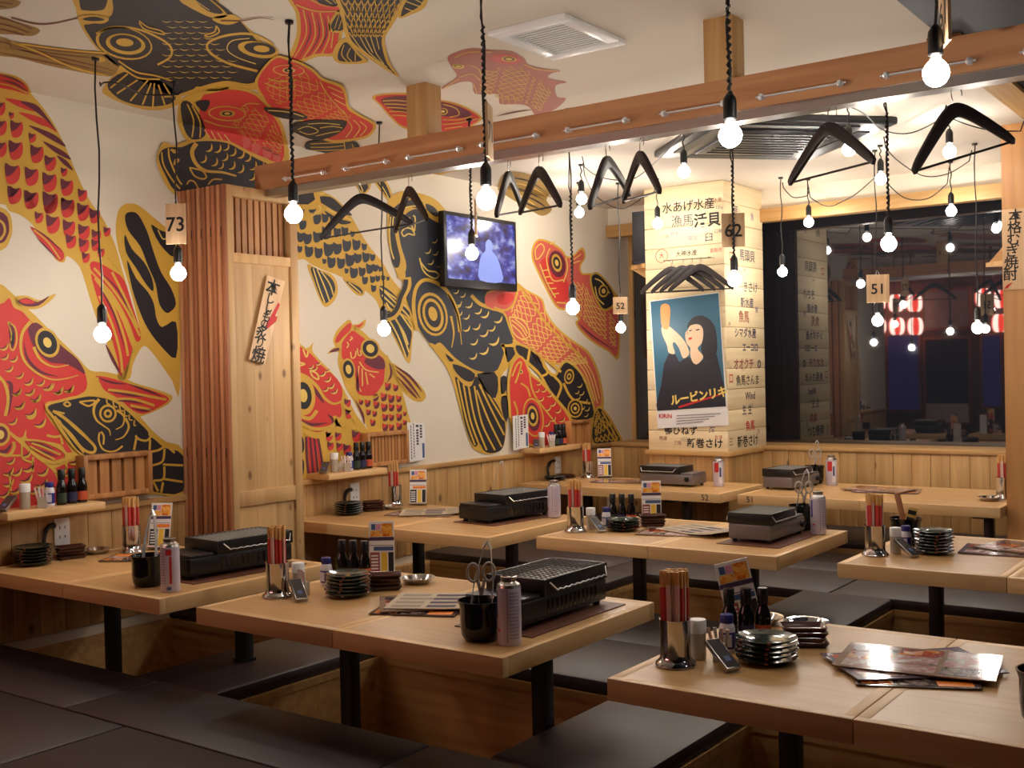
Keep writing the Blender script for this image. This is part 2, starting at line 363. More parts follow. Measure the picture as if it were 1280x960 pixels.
# ---- pillar clad in printed crate boards
PX0, PX1, PY0 = 0.66, 1.245, 6.72
pil = S(MB().box(PX0+0.012, PX1-0.012, PY0+0.012, YB+0.05, 0, H), 'wall_pillar', M_pine_z, 'square pillar clad in printed crate boards', 'pillar')
M_crate = wood('crate_board', (238, 218, 178), (226, 200, 156), 'x', 0.25, 0.6, 16, 6)
M_crate_y = wood('crate_board_side', (238, 218, 178), (226, 200, 156), 'y', 0.25, 0.6, 16, 6)
zb = 0.945; nb = 13; bh = (H-0.002-zb)/nb
for k in range(nb):
    MB().box(PX0, PX1, PY0, PY0+0.011, zb+bh*k+0.0015, zb+bh*(k+1)-0.0015).build('crate_board', M_crate, pil, bevel=0.0015)
    MB().box(PX1-0.011, PX1, PY0+0.0115, YB+0.04, zb+bh*k+0.0015, zb+bh*(k+1)-0.0015).build('crate_board', M_crate_y, pil, bevel=0.0015)
for a, b in ((PX0, PX1),): MB().box(a-0.02, b+0.02, PY0-0.02, YB, 0.915, 0.945).build('cap_rail', M_pine_x, pil, bevel=0.004)
for k in range(5):
    MB().box(PX0+0.117*k+0.001, PX0+0.117*(k+1)-0.001, PY0, PY0+0.011, PF, 0.915).build('board', M_pine_z, pil, bevel=0.002)
    MB().box(PX1-0.011, PX1, PY0+0.012+0.117*k, PY0+0.012+0.117*(k+1)-0.002, PF, 0.915).build('board', M_pine_z, pil, bevel=0.002)
M_ink2 = mat('faded_ink', (74, 64, 84), 0.7); M_inkbrown = mat('brown_ink', (150, 78, 66), 0.7); M_inkviolet = mat('violet_ink', (112, 96, 140), 0.7); M_inkblue = mat('navy_ink', (60, 58, 96), 0.7)
FX, FZ = Vector((1, 0, 0)), Vector((0, 0, 1))
for body, a, b, s, m, bold in [('水あげ水産', 860, 258, .078, M_ink, .01), ('漁馬', 853, 277, .085, M_ink2, .0), ('活貝', 884, 276, .098, M_ink, .025), ('臼', 886, 297, .062, M_ink2, .01), ('大神水産', 858, 317, .04, M_ink, .01),
                            ('大', 827, 320, .04, M_inkred, .01), ('直販売', 895, 313, .03, M_inkred, .0), ('一口箱', 830, 296, .025, M_ink2, 0), ('水産', 897, 250, .03, M_inkbrown, 0), ('12kg', 899, 259, .028, M_ink2, 0), ('口箱', 898, 289, .03, M_ink2, 0),
                            ('鮮度', 843, 292, .03, M_inkviolet, 0), ('箱詰', 866, 298, .034, M_inkviolet, 0), ('鴨ひねず', 851, 539, .062, M_ink, .015), ('新巻さけ', 881, 555, .066, M_ink, .02), ('三陸', 847, 554, .03, M_inkbrown, 0), ('海', 890, 538, .05, M_inkviolet, .01), ('北洋', 898, 547, .03, M_inkred, 0), ('特選', 829, 548, .03, M_inkbrown, 0)]:
    lettering(body, s, m, (ony(a, b, PY0-0.0012), FX, FZ), pil, bold=bold)
ring = [ony(827, 320, PY0-0.001) + FX*(math.cos(i*PI/10)*0.045) + FZ*(math.sin(i*PI/10)*0.045) for i in range(21)]
MB().tube(ring, 0.0018, 4).build('stamp_ring', M_inkred, pil)
SYv = Vector((0, 1, 0))
for body, a, b, s, m, bold in [('馬', 920, 266, .09, M_ink2, 0), ('漁', 940, 272, .06, M_inkviolet, 0), ('馬頭貝', 934, 321, .085, M_ink2, .01), ('口', 914, 321, .07, M_inkred, .01), ('小粒', 930, 338, .03, M_ink2, 0), ('きさけ', 938, 360, .08, M_ink2, .01), ('新水産', 934, 379, .07, M_inkblue, .01), ('魚馬', 930, 397, .085, M_inkbrown, .01), ('シマダ水産', 932, 417, .07, M_ink2, .02),
                            ('エーコロ', 938, 435, .065, M_inkblue, .02), ('オオクチ', 930, 456, .08, M_inkbrown, .02), ('◎', 949, 456, .07, M_ink2, .01), ('魚馬さんま', 935, 476, .075, M_ink, .01), ('口', 914, 474, .07, M_inkred, .01), ('Wind', 938, 495, .07, M_ink2, .02), ('生 生', 934, 513, .07, M_ink2, .01), ('魚馬', 938, 533, .075, M_inkred, .01), ('新巻さけ', 935, 552, .085, M_ink, .01), ('三', 914, 553, .06, M_inkbrown, .01), ('鮮', 946, 388, .05, M_inkviolet, 0), ('本', 912, 405, .03, M_ink2, 0), ('冷', 948, 540, .05, M_inkbrown, 0)]:
    lettering(body, s, m, (onx(a, b, PX1+0.0012), SYv, FZ), pil, bold=bold)
# poster hung on the pillar
PO = PY0-0.010
poster = thing('beer_poster', 'vintage poster of a woman raising a glass, hung on the pillar', 'poster', (0.95, PO, 1.4))
def pp(a, b, off=0.0): return local(poster, ony(a, b, PO-off))
def ppoly(pts, off, name, m, sm=3, parent=None):
    q = catmull(pts, sm) if sm else pts
    return MB().poly([pp(a, b, off) for a, b in reversed(q)]).build(name, m, parent or poster)
def zp(l): return [(800+a/4.17, 340+b/4.17) for a, b in l]
sheet = [pp(*q) for q in zp([(48, 150), (410, 105), (462, 800), (92, 815)])]
MB().prism([(p.x, p.z) for p in reversed(sheet)], 0, 0.004, frame=lambda u, v, w_: (u, 0.001+w_, v)).build('sheet', M_paper, poster, smooth=False)
ppoly(zp([(55, 155), (408, 110), (448, 700), (90, 724)]), 0.0005, 'blue_ground', mat('poster_teal', (48, 98, 122), 0.5, noise=0.12, scale=4), 0)
ppoly(zp([(150, 425), (185, 430), (205, 470), (250, 440), (300, 480), (350, 440), (400, 430), (440, 600), (448, 700), (90, 724), (85, 690), (110, 590), (125, 480)]), 0.001, 'dark_robe', mat('poster_robe', (38, 36, 48), 0.5), 0)
ppoly(zp([(245, 290), (262, 250), (300, 228), (345, 235), (385, 275), (400, 340), (400, 420), (370, 455), (335, 455), (318, 400), (330, 320), (310, 270), (265, 285)]), 0.0014, 'hair', mat('poster_hair', (30, 28, 34), 0.5))
M_skin = mat('poster_skin', (232, 196, 160), 0.5); M_amber = mat('poster_amber', (226, 150, 84), 0.5)
ppoly(zp([(250, 300), (262, 280), (295, 272), (322, 285), (330, 320), (322, 370), (300, 400), (330, 440), (300, 480), (275, 470), (262, 430), (262, 395), (245, 375), (236, 340), (238, 315)]), 0.0018, 'face', M_skin)
ppoly(zp([(150, 420), (140, 380), (118, 330), (112, 290), (130, 270), (155, 285), (185, 310), (225, 350), (250, 395), (255, 430), (225, 450), (205, 400), (180, 365), (170, 380), (182, 425)]), 0.0018, 'hands', M_skin)
ppoly(zp([(108, 180), (128, 165), (150, 172), (158, 200), (155, 250), (150, 290), (135, 300), (115, 285), (108, 240)]), 0.0022, 'glass', M_amber)
ppoly(zp([(255, 306), (268, 300), (272, 304), (258, 311)]), 0.0022, 'eye', M_ink, 0); ppoly(zp([(290, 300), (308, 296), (312, 301), (293, 306)]), 0.0022, 'eye', M_ink, 0)
ppoly(zp([(252, 345), (266, 340), (272, 347), (258, 354)]), 0.0022, 'mouth', M_inkred); ppoly(zp([(245, 305), (250, 305), (252, 326), (243, 328)]), 0.0022, 'nose', mat('poster_shade', (206, 158, 128), 0.5), 0)
ppoly(zp([(200, 700), (418, 634), (421, 642), (204, 710)]), 0.0018, 'underline', M_inkred, 0)
lettering('ルービンリキ', 0.074, mat('poster_gold', (236, 206, 110), 0.5), (pp(*zp([(305, 650)])[0], 0.0022), Vector((0.965, 0, 0.14)), Vector((-0.1, 0, 1))), poster, bold=0.035, spacing=0.93)
lettering('KIRIN', 0.04, M_inkred, (pp(*zp([(132, 752)])[0], 0.0012), FX, FZ), poster, bold=0.02)
pr = MB()
for k in range(4):
    a, b = pp(*zp([(190, 752+k*14)])[0], 0.0012), pp(*zp([(420-30*k, 740+k*14)])[0], 0.0012)
    pr.add([a, b, b+FZ*0.006, a+FZ*0.006], [(0, 1, 2, 3)])
pr.build('small_print', mat('grey_ink', (150, 140, 150), 0.7), poster)
# ---- speaker on a little corner shelf at the pillar's left side, shelf and paper sign on the post
o = thing('wall_speaker', 'slim navy speaker box standing on the shelf left of the pillar', 'speaker', (0.60, 6.80, 2.22)); MB().box(-0.05, 0.05, -0.06, 0.06, 0, 0.36).build('cabinet', M_navy, o, bevel=0.005); MB().box(-0.042, 0.042, -0.064, -0.058, 0.02, 0.34).build('grille', M_black, o)
o = thing('corner_shelf', 'small triangular pine shelf bracket at the left side of the pillar', 'shelf', (PX0, 6.80, 2.10)); MB().prism([(0, -0.09), (0, 0.09), (-0.16, 0.0)], 0.09, 0.12).build('shelf_board', M_pine_x, o); MB().prism([(0, 0), (0, 0.09), (-0.14, 0.09)], -0.015, 0.015, frame=lambda u, v, w_: (u, w_, v)).build('bracket', M_pine_x, o)
o = thing('corner_shelf', 'small triangular pine shelf bracket at the pine post', 'shelf', (3.055, 6.27, 2.0)); MB().prism([(0, -0.07), (0, 0.07), (-0.1, 0.0)], 0.0, 0.022).build('shelf_board', M_pine_x, o); MB().prism([(0, 0), (-0.08, 0), (0, 0.09)], -0.012, 0.012, frame=lambda u, v, w_: (u, w_, v+0.022)).build('bracket', M_pine_x, o)
pc = ony(1264, 310, 6.197)
ps = thing('paper_sign', 'vertical brushed wooden sign strip fixed to the pine post', 'sign', (pc.x+0.012, 6.199, pc.z))
MB().box(-0.055, 0.055, -0.004, 0, -0.215, 0.20).build('strip', M_lightwood, ps)
for k, ch in enumerate('本格むぎ焼酎'): lettering(ch, 0.07, M_ink, ((0.012-0.006*k, -0.0052, 0.16-0.06*k), FX, FZ), ps, bold=0.015)
MB().poly([(-0.05, -0.0055, -0.21), (-0.03, -0.0055, -0.205), (-0.005, -0.0055, -0.175), (-0.035, -0.0055, -0.19)]).build('brush_mark', M_inkred, ps)
# ---- television
def tv_mat():
    m, N, L, B = _new('tv_picture'); tc = N.new('ShaderNodeTexCoord'); mp = N.new('ShaderNodeMapping'); mp.inputs['Scale'].default_value = (1, 4, 7); nz = N.new('ShaderNodeTexNoise'); nz.inputs['Scale'].default_value = 2.6; nz.inputs['Detail'].default_value = 3
    L.new(tc.outputs['Object'], mp.inputs['Vector']); L.new(mp.outputs[0], nz.inputs['Vector']); cr = N.new('ShaderNodeValToRGB'); e = cr.color_ramp.elements
    e[0].position = 0.33; e[0].color = lin((24, 24, 70)); e[1].position = 0.68; e[1].color = lin((190, 205, 250)); a = e.new(0.48); a.color = lin((52, 60, 176)); b = e.new(0.57); b.color = lin((110, 120, 220))
    L.new(nz.outputs['Fac'], cr.inputs[0]); B.inputs['Base Color'].default_value = (0, 0, 0, 1); L.new(cr.outputs[0], B.inputs['Emission Color']); B.inputs['Emission Strength'].default_value = 0.75; B.inputs['Roughness'].default_value = 0.15
    return m
tv = thing('television', 'flat television showing a blue stadium picture on the mural wall', 'television', (0.10, 5.625, 2.26))
MB().box(-0.045, 0, -0.375, 0.375, -0.235, 0.225).build('cabinet', M_black, tv, bevel=0.006)
MB().box(0, 0.002, -0.35, 0.35, -0.185, 0.20).build('screen', tv_mat(), tv)
for m, pts in ((mat('tv_pale', (150, 165, 215), 0.4), [(-0.03, -0.18), (-0.04, -0.09), (-0.01, -0.02), (0.03, 0.01), (0.035, 0.06), (0.07, 0.085), (0.105, 0.06), (0.10, 0.015), (0.15, -0.02), (0.19, -0.09), (0.20, -0.18)]),):
    MB().poly([(0.0026, u, v) for u, v in catmull(pts, 3)]).build('pictured_player', emit('tv_player', (112, 132, 205), 0.5), tv)
MB().box(-0.09, -0.045, -0.1, 0.1, -0.1, 0.1).build('bracket', M_black, tv)
# ---- ceiling cassette, square vent
ac = thing('ceiling_air_conditioner', 'black ceiling air conditioner cassette turned at an angle', 'air conditioner', (2.04, 5.59, 2.66), math.radians(47))
MB().box(-0.475, 0.475, -0.475, 0.475, 0.02, 0.06).build('housing', M_black, ac, bevel=0.012)
M_acg = mat('black_gloss_panel', (24, 26, 30), 0.42)
MB().box(-0.30, 0.30, -0.30, 0.30, 0.008, 0.024).build('intake_panel', M_acg, ac, bevel=0.006)
for k in range(9): MB().box(-0.25, 0.25, -0.252+k*0.06, -0.235+k*0.06, 0.004, 0.009).build('grille_bar', M_black, ac)
for k in range(4):
    fl = MB().box(-0.30, 0.30, -0.035, 0.035, -0.004, 0.004).build('air_flap', M_acg, ac); a = k*PI/2
    fl.location = (0.385*math.sin(a), -0.385*math.cos(a), 0.019); fl.rotation_euler = (math.radians(3), 0, a)
ve = thing('ceiling_vent', 'white square vent set in the pale ceiling', 'vent', (2.155, 3.42, H), 0)
v = MB()
for a in ((-.165, .165, -.21, -.155), (-.165, .165, .155, .21), (-.165, -.115, -.155, .155), (.115, .165, -.155, .155)): v.box(*a, -0.018, 0)
v.build('frame', M_white, ve, bevel=0.004)
MB().box(-.116, .116, -.156, .156, -0.008, -0.002).build('grille', mat('vent_mesh', (178, 176, 174), 0.6), ve)
for k in range(14): MB().box(-.115, .115, -.15+k*0.0225, -.146+k*0.0225, -0.011, -0.006).build('louvre', M_white, ve)
for o in ve.children: pass
# ---- chrome coat rods on the beam face
rodg = [(0.52, 0.80), (0.90, 1.18), (1.27, 1.58), (1.66, 1.96), (2.07, 2.36), (2.48, 2.75), (2.85, 3.16), (3.27, 3.56), (3.68, 3.97)]
words = ['nearest the screen doors', 'second from the screen doors', 'left under the first ceiling post', 'right after the first ceiling post', 'under the white vent', 'left of the second ceiling post', 'right of the second ceiling post', 'left of the navy ceiling edge', 'below the navy ceiling']
for (a, b), wd in zip(rodg, words):
    r = thing('coat_rod', 'short chrome coat rod on the beam, '+wd, 'rod', (a, 3.6, 2.41))
    MB().tube([(0, -0.03, 0), (b-a, -0.03, 0)], 0.004, 6).build('bar', M_chrome, r)
    for x in (0.02, b-a-0.02):
        MB().tube([(x, 0.002, 0), (x, -0.028, 0)], 0.005, 6).lathe([(0.0005, -0.013), (0.009, -0.009), (0.013, 0), (0.009, 0.009), (0.0005, 0.013)], 10, (x, -0.03, 0)).build('knob', M_chrome, r)
# ---- coat hangers
def hanger_proto():
    t = thing('coat_hanger', 'black wooden coat hanger', 'hanger')
    up = catmull([(-.215, -.165), (-.19, -.135), (-.12, -.075), (-.05, -.022), (0, -.004), (.05, -.022), (.12, -.075), (.19, -.135), (.215, -.165)], 3, False)
    lo = catmull([(.208, -.183), (.17, -.156), (.1, -.104), (.04, -.064), (0, -.050), (-.04, -.064), (-.1, -.104), (-.17, -.156), (-.208, -.183)], 3, False)
    MB().prism(list(reversed(up+lo)), -0.008, 0.008, frame=lambda u, v, w_: (u, w_+0.08*u*u, v)).build('arms', M_hanger, t, bevel=0.003)
    MB().tube([(-.195, .003, -.172), (.195, .003, -.172)], 0.004, 6).build('trouser_bar', M_hanger, t)
    hk = [(0, 0, -0.01), (0, 0, 0.018)] + [(0.022-0.022*math.cos(a), 0, 0.022+0.022*math.sin(a)) for a in [i*PI/6 for i in range(1, 8)]]
    MB().tube(hk, 0.0017, 5).build('hook', M_steel, t)
    return t
h0 = hanger_proto(); used = False
RLAB = 'black wooden coat hanger hooked on the track under the beam'
for x, z, ph, tl, lb in [(0.93, 2.311, 52, 10, RLAB+', turned to the screen doors'), (1.22, 2.311, -30, 0, RLAB+' before the black carp'), (1.75, 2.312, 111, 10, RLAB+' behind a glowing bulb'), (1.90, 2.312, -33, -4, RLAB+' below the vent'), (2.21, 2.312, 99, 14, RLAB+', wide one of a pair'), (2.355, 2.312, -42, -4, RLAB+', narrow one of a pair'), (3.07, 2.312, -30, 0, RLAB+' before the air conditioner'), (3.47, 2.312, 58, 16, RLAB+' at the navy ceiling')]:
    o = dup(h0, (x, 3.65, z), math.radians(ph), lb, 'coat hangers on the beam track')
    o.rotation_euler = (0, math.radians(-tl), math.radians(ph))
pbar = thing('hanger_bar', 'thin chrome bar on the pillar carrying coat hangers', 'rod', (0, 0, 0))
pa, pb = ony(829, 326, PY0-0.09), ony(889, 322, PY0-0.09)
pbar.location = pa
MB().tube([(0, 0, 0), pb-pa], 0.004, 6).tube([(0.02, 0.09, 0), (0.02, 0, 0)], 0.004, 6).tube([(pb.x-pa.x-0.02, 0.09, 0), (pb.x-pa.x-0.02, 0, 0)], 0.004, 6).build('bar', M_steel, pbar)
for k, (a, dy, ph) in enumerate([(841, 0, 16), (855, 0, 16), (866, 0, 16), (877, 0, 16)]):
    p = ony(a, 342, PY0-0.09)
    hg = dup(h0, (p.x, PY0-0.09-0.022*math.cos(math.radians(ph)), pa.z-0.0385), math.radians(ph), 'black wooden coat hanger on the pillar bar, '+['leftmost towards the wall', 'second from the wall', 'third from the wall', 'farthest from the wall'][k], 'hangers on the pillar')
    for c in hg.children:
        if c.name.startswith('hook'): c.rotation_euler = (0, 0, PI/2)
def remove(o):
    for c in list(o.children): bpy.data.objects.remove(c)
    bpy.data.objects.remove(o)
remove(h0)
# ---- bare bulbs on cords
M_bulb = emit('bulb_glow', (255, 246, 234), BULB_STRENGTH)
M_neck = mat('bulb_neck', (235, 235, 235), 0.1)
_sock = MB().lathe([(0.006, 0.115), (0.009, 0.112), (0.0165, 0.10), (0.018, 0.09), (0.018, 0.045), (0.0155, 0.042)], 12).build('socket', M_black)
_neck = MB().lathe([(0.0125, 0.046), (0.0135, 0.036), (0.0175, 0.026)], 12, cap=False).build('bulb_collar', M_neck)
_globe = MB().lathe([(0.0002, -0.031), (0.012, -0.0285), (0.022, -0.0215), (0.029, -0.010), (0.031, 0.001), (0.029, 0.011), (0.0235, 0.0205), (0.0175, 0.028)], 14).build('glass_globe', M_bulb)
for o in (_sock, _neck, _globe): COL.objects.unlink(o)
def pendant(center, label, ztop=H, wrap=False, group='bare bulbs on black cords', end=''):
    t = thing('pendant_bulb'+end, label, 'light bulb', center, 0, group)
    for src in (_sock, _neck, _globe):
        c = src.copy(); COL.objects.link(c); c.parent = t
        if end and src is _globe: c.name = 'glass_globe'+end
    top = ztop-center[2]
    wob = [(0.004*math.sin(i*1.7), 0.004*math.cos(i*1.3), 0.112+(top-0.112)*i/8) for i in range(9)]; wob[0] = (0, 0, 0.112)
    cd_ = MB().tube(wob, 0.0035, 5)
    if wrap:
        hh = min(0.42, top-0.13)
        cd_.tube([(0.0045*math.cos(i*1.6), 0.0045*math.sin(i*1.6), 0.115+hh*i/80) for i in range(81)], 0.0042, 5)
        cd_.tube([(0.0, 0, 0.115+hh), (-0.012, 0.006, 0.115+hh+0.03), (0.01, -0.006, top-0.01)], 0.003, 5)
    cd_.build('cord', M_cord, t)
    MB().lathe([(0.014, top-0.012), (0.016, top-0.001)], 10).build('ceiling_hook', M_black, t)
    return t
BL = [(128, 418, 2.52, 'bare bulb hanging by the red carp tail at the mural wall', 0), (223, 342, 2.92, 'bare bulb hanging below the tag at the slatted door edges', 0), (367, 268, 2.68, 'bare bulb hanging by the grilled screen door', 1),
      (608, 250, 2.75, 'bare bulb with twisted cord before the television', 1), (913, 170, 2.75, 'bare bulb with twisted cord before the air conditioner', 1), (1170, 92, 2.75, 'large bare bulb close to the navy ceiling', 0),
      (480, 412, 4.02, 'bare bulb low over the wall table under the television', 0), (590, 317, 4.25, 'bare bulb in front of the television screen', 1), (716, 385, 4.4, 'bare bulb low before the red carp near the corner', 1),
      (727, 249, 5.63, 'bare bulb high beside the pair of hangers', 0), (724, 266, 6.15, 'bare bulb high near the mural corner', 0), (776, 410, 6.35, 'bare bulb hanging below the tag in the back corner', 0),
      (855, 215, 5.15, 'bare bulb at the corner of the air conditioner', 0), (918, 350, 4.75, 'bare bulb hanging below the tag before the pillar', 1), (822, 280, 6.38, 'bare bulb beside the pillar lettering', 0),
      (1061, 187, 5.22, 'bare bulb behind the hanger at the air conditioner', 0), (1187, 190, 5.77, 'bare bulb below the large hanger', 0), (1101, 224, 6.28, 'bare bulb between two ceiling cables', 0),
      (1011, 278, 7.08, 'bare bulb against the header beam beside the pillar', 0), (1189, 264, 7.08, 'bare bulb against the header beam near the post', 0), (1111, 305, 4.6, 'large bare bulb in front of the dark glass', 1),
      (1097, 401, 6.4, 'bare bulb hanging below the tag before the dark glass', 0), (978, 340, 6.9, 'bare bulb low at the dark glass near the pillar', 0), (1222, 410, 6.6, 'bare bulb low at the dark glass near the post', 0)]
BP = []
for a, b, Y, lab, wr in BL:
    p = ony(a, b, Y); BP.append(p); pendant(p, lab, wrap=bool(wr))
for p, lab in [((4.75, 2.75, 2.1), 'bare bulb over the next table beyond the menus'), ((4.6, 4.6, 2.0), 'bare bulb beyond the post table'), ((4.9, 6.3, 2.1), 'bare bulb beyond the pine post')]:
    pendant(p, lab, group='bare bulbs outside the view', end='_offscreen')
# ---- ceiling cables sagging between the hooks
def cable(pts, lab, z=2.665):
    def cp(a, b):
        p = onz(a, b, z)
        if .63 < p.x < 1.27 and p.y > 6.69: p = ony(a, b, 6.69)
        if p.y > 7.26: p = ony(a, b, 7.26)
        return (p.x, p.y, min(p.z, H-.006))
    P = catmull([cp(a, b) for a, b in pts], 6, False)
    P = [(x, min(y, 7.27 if not .64 < x < 1.26 else 6.70), zz) for x, y, zz in P]
    P = [Vector((x, y, min(zz, H-0.006))) for x, y, zz in P]; P[0].z = H-0.004; P[-1].z = H-0.004
    o0 = P[0].copy(); o = MB().tube([p-o0 for p in P], 0.0035, 5).build('power_cable', M_cord, None, loc=o0); tag(o, lab, 'cable', 'cables looped along the ceiling')
cable([(770, 170), (800, 176), (832, 168), (880, 148)], 'black cable looping before the air conditioner')
cable([(728, 207), (752, 222), (790, 224), (822, 200), (856, 165)], 'black cable looping from the hanger pair to the air conditioner')
cable([(729, 215), (745, 245), (775, 261), (800, 250), (820, 238)], 'black cable looping over the corner to the pillar')
cable([(1058, 132), (1080, 142), (1105, 163), (1140, 166), (1183, 145)], 'black cable between the hanger bulb and the large hanger bulb')
cable([(1183, 145), (1210, 156), (1240, 163), (1280, 164)], 'black cable running from the large hanger bulb past the post')
cable([(1105, 183), (1125, 203), (1155, 220), (1185, 217), (1215, 199)], 'black cable looping towards the dark glass near the post')
cable([(1010, 245), (1035, 258), (1065, 246), (1100, 216)], 'black cable looping over the header beam')
cable([(978, 233), (990, 246), (1003, 246), (1010, 244)], 'short black cable beside the pillar top', 2.69)
cable([(1105, 225), (1130, 247), (1160, 248), (1187, 227)], 'black cable looping in front of the header beam', 2.69)
cable([(125, 108), (131, 103), (150, 105), (180, 118), (228, 118)], 'black cable between the bulbs over the wall table', 2.70)
# ---- numbered wooden tags on the cords
def ntag(text, a, b, bi, rz, wd, hh, label, edge=False, mt=None, side=1):
    q = BP[bi]; z_ = ony(a, b, q.y).z; of = (.0225 if z_-hh/2 < q.z+.118 else .0135)*side; p = Vector((q.x+of*math.sin(math.radians(rz)), q.y-of*math.cos(math.radians(rz)), z_)); t = thing('number_tag', label, 'tag', p, math.radians(rz))
    MB().box(-wd/2, wd/2, -0.004, 0.004, -hh/2, hh/2).build('plate', mt or M_lightwood, t, bevel=0.001)
    if text:
        lettering(text, hh*0.52 if hh < 0.13 else 0.082, M_ink, ((0, -0.0048, -0.005), FX, FZ), t, bold=0.015)
        lettering(text, hh*0.52 if hh < 0.13 else 0.082, M_ink, ((0, 0.0048, -0.005), -FX, FZ), t, bold=0.015)
    MB().tube([(-0.01, 0, hh/2), (0, of, hh/2+0.03), (0.01, 0, hh/2)], 0.0012, 4).build('string', M_paper, t)
    return t
ntag('73', 231, 279, 1, 30, 0.085, 0.165, 'pale wooden tag numbered 73 at the slatted door edges')
ntag('52', 778, 382, 11, 30, 0.095, 0.11, 'wooden tag numbered 52 above a bulb in the corner')
ntag('62', 919, 287, 13, 30, 0.105, 0.155, 'wooden tag numbered 62 before the pillar', side=-1)
ntag('51', 1098, 361, 21, 30, 0.125, 0.16, 'pale wooden tag numbered 51 before the dark glass')
ntag('71', 615, 163, 3, 128-12, 0.085, 0.165, 'wooden tag seen edge-on beside the twisted cord bulb')
ntag('61', 1184, 14, 5, 128-10, 0.085, 0.15, 'wooden tag seen edge-on above the large bulb')
ntag('72', 597, 272, 7, 124, 0.085, 0.17, 'wooden tag seen edge-on before the television')
# ---- shelves on the mural wall
def wall_shelf(y0, y1, label):
    t = thing('wall_shelf', label, 'shelf', (0.03, y0, 0.95))
    MB().box(-0.03, 0.14, 0, y1-y0, 0, 0.03).build('shelf_board', M_edge_y, t, bevel=0.002)
    return t
def lattice_box(y0, y1, z0, z1, label, nsl):
    t = thing('lattice_box', label, 'wooden box', (0.0, y0, z0)); L, h = y1-y0, z1-z0
    f = 0.022
    MB().box(0.0, 0.012, 0.004, L-0.004, 0.004, h-0.004).build('back_panel', M_slat, t)
    for a in ((0, f, 0, h), (L-f, L, 0, h)): MB().box(0, 0.065, *a).build('frame_upright', M_box, t, bevel=0.002)
    for a in ((f, L-f, 0, f), (f, L-f, h-f, h)): MB().box(0, 0.065, *a).build('frame_rail', M_box, t, bevel=0.002)
    for k in range(nsl):
        y = f+(L-2*f)*(k+0.5)/nsl; wd = (L-2*f)/nsl*0.38
        MB().box(0.012, 0.045, y-wd, y+wd, f, h-f).build('slat', M_box, t, smooth=False)
    return t
wall_shelf(2.40, 2.84, 'pine condiment shelf above the table before the screen doors'); wall_shelf(4.17, 4.62, 'pine condiment shelf above the table under the television'); wall_shelf(6.12, 6.62, 'pine condiment shelf in the back corner')
lattice_box(2.81, 3.16, 0.982, 1.175, 'slatted wooden box on the shelf before the screen doors', 5)
lattice_box(4.58, 4.93, 0.980, 1.172, 'slatted wooden box with many thin slats near the white notice', 11)
lattice_box(6.66, 6.94, 0.950, 1.14, 'plain-fronted wooden box in the back corner', 3)
def notice(cs, label):
    P = [onx(a, b, 0.034) for a, b in cs]; c = sum(P, Vector())/4
    t = thing('wall_notice', label, 'notice', c)
    MB().prism([(p.y-c.y, p.z-c.z) for p in P], -0.002, 0.0, frame=lambda u, v, w_: (w_, u, v)).build('sheet', M_paper, t)
    def q(s, r): a = P[0].lerp(P[1], s); b = P[3].lerp(P[2], s); return a.lerp(b, r)-c+Vector((0.0008, 0, 0))
    pr = MB()
    for s, r0, r1, wd, mi in [(0.18, 0.08, 0.95, 0.05, 0), (0.34, 0.02, 0.92, 0.05, 0), (0.55, 0.05, 0.14, 0.16, 0), (0.55, 0.17, 0.60, 0.13, 0), (0.76, 0.05, 0.42, 0.13, 0), (0.88, 0.55, 0.95, 0.13, 1)]:
        n_ = max(1, int((r1-r0)/0.07))
        for k in range(n_):
            u0 = r0+(r1-r0)*k/n_; u1 = r0+(r1-r0)*(k+(0.72 if mi == 0 else 1))/n_
            pr.poly([q(s-wd/2, u1), q(s+wd/2, u1), q(s+wd/2, u0), q(s-wd/2, u0)], mi)
    pr.build('print', [M_ink2, M_bluegrey], t)['kind'] = 'stuff'
notice([(509, 528), (531, 529), (532, 574), (511, 578)], 'white printed notice standing beside the many-slatted box')
notice([(641, 520), (660, 518), (661, 559), (642, 563)], 'white printed notice under the red carp eye')
def outlet(a, b, label):
    p = onx(a, b, 0.018); t = thing('wall_outlet', label, 'outlet', p)
    MB().box(-0.004, 0.006, -0.036, 0.036, -0.06, 0.06).build('cover_plate', M_white, t, bevel=0.002)
    for y in (-0.012, 0.012):
        for z in (-0.02, 0.02): MB().box(0.006, 0.0066, y-0.002, y+0.002, z-0.006, z+0.006).build('socket_slot', M_black, t)
for a, b, lb in ((77, 665, 'before the screen doors'), (443, 617, 'under the television'), (697, 581, 'by the table numbered 52')):
    outlet(a, b, 'white wall outlet above the table '+lb)
    P = [onx(a-9, b-8, 0.03), onx(a-17, b-6, 0.035), onx(a-22, b+8, 0.035), onx(a-21, b+22, 0.04)]
    if a > 400: P = [onx(a-4, b-5, 0.03), onx(a-9, b-3, 0.035), onx(a-12, b+5, 0.035), onx(a-11, b+14, 0.04)]
    o0 = P[0]; o = MB().tube([Vector(p)-o0 for p in catmull([tuple(p) for p in P], 5, False)], 0.012, 6, r1=0.008).build('plug_cable', M_black, None, loc=o0); tag(o, 'short black plug cable beside the outlet '+lb, 'cable')
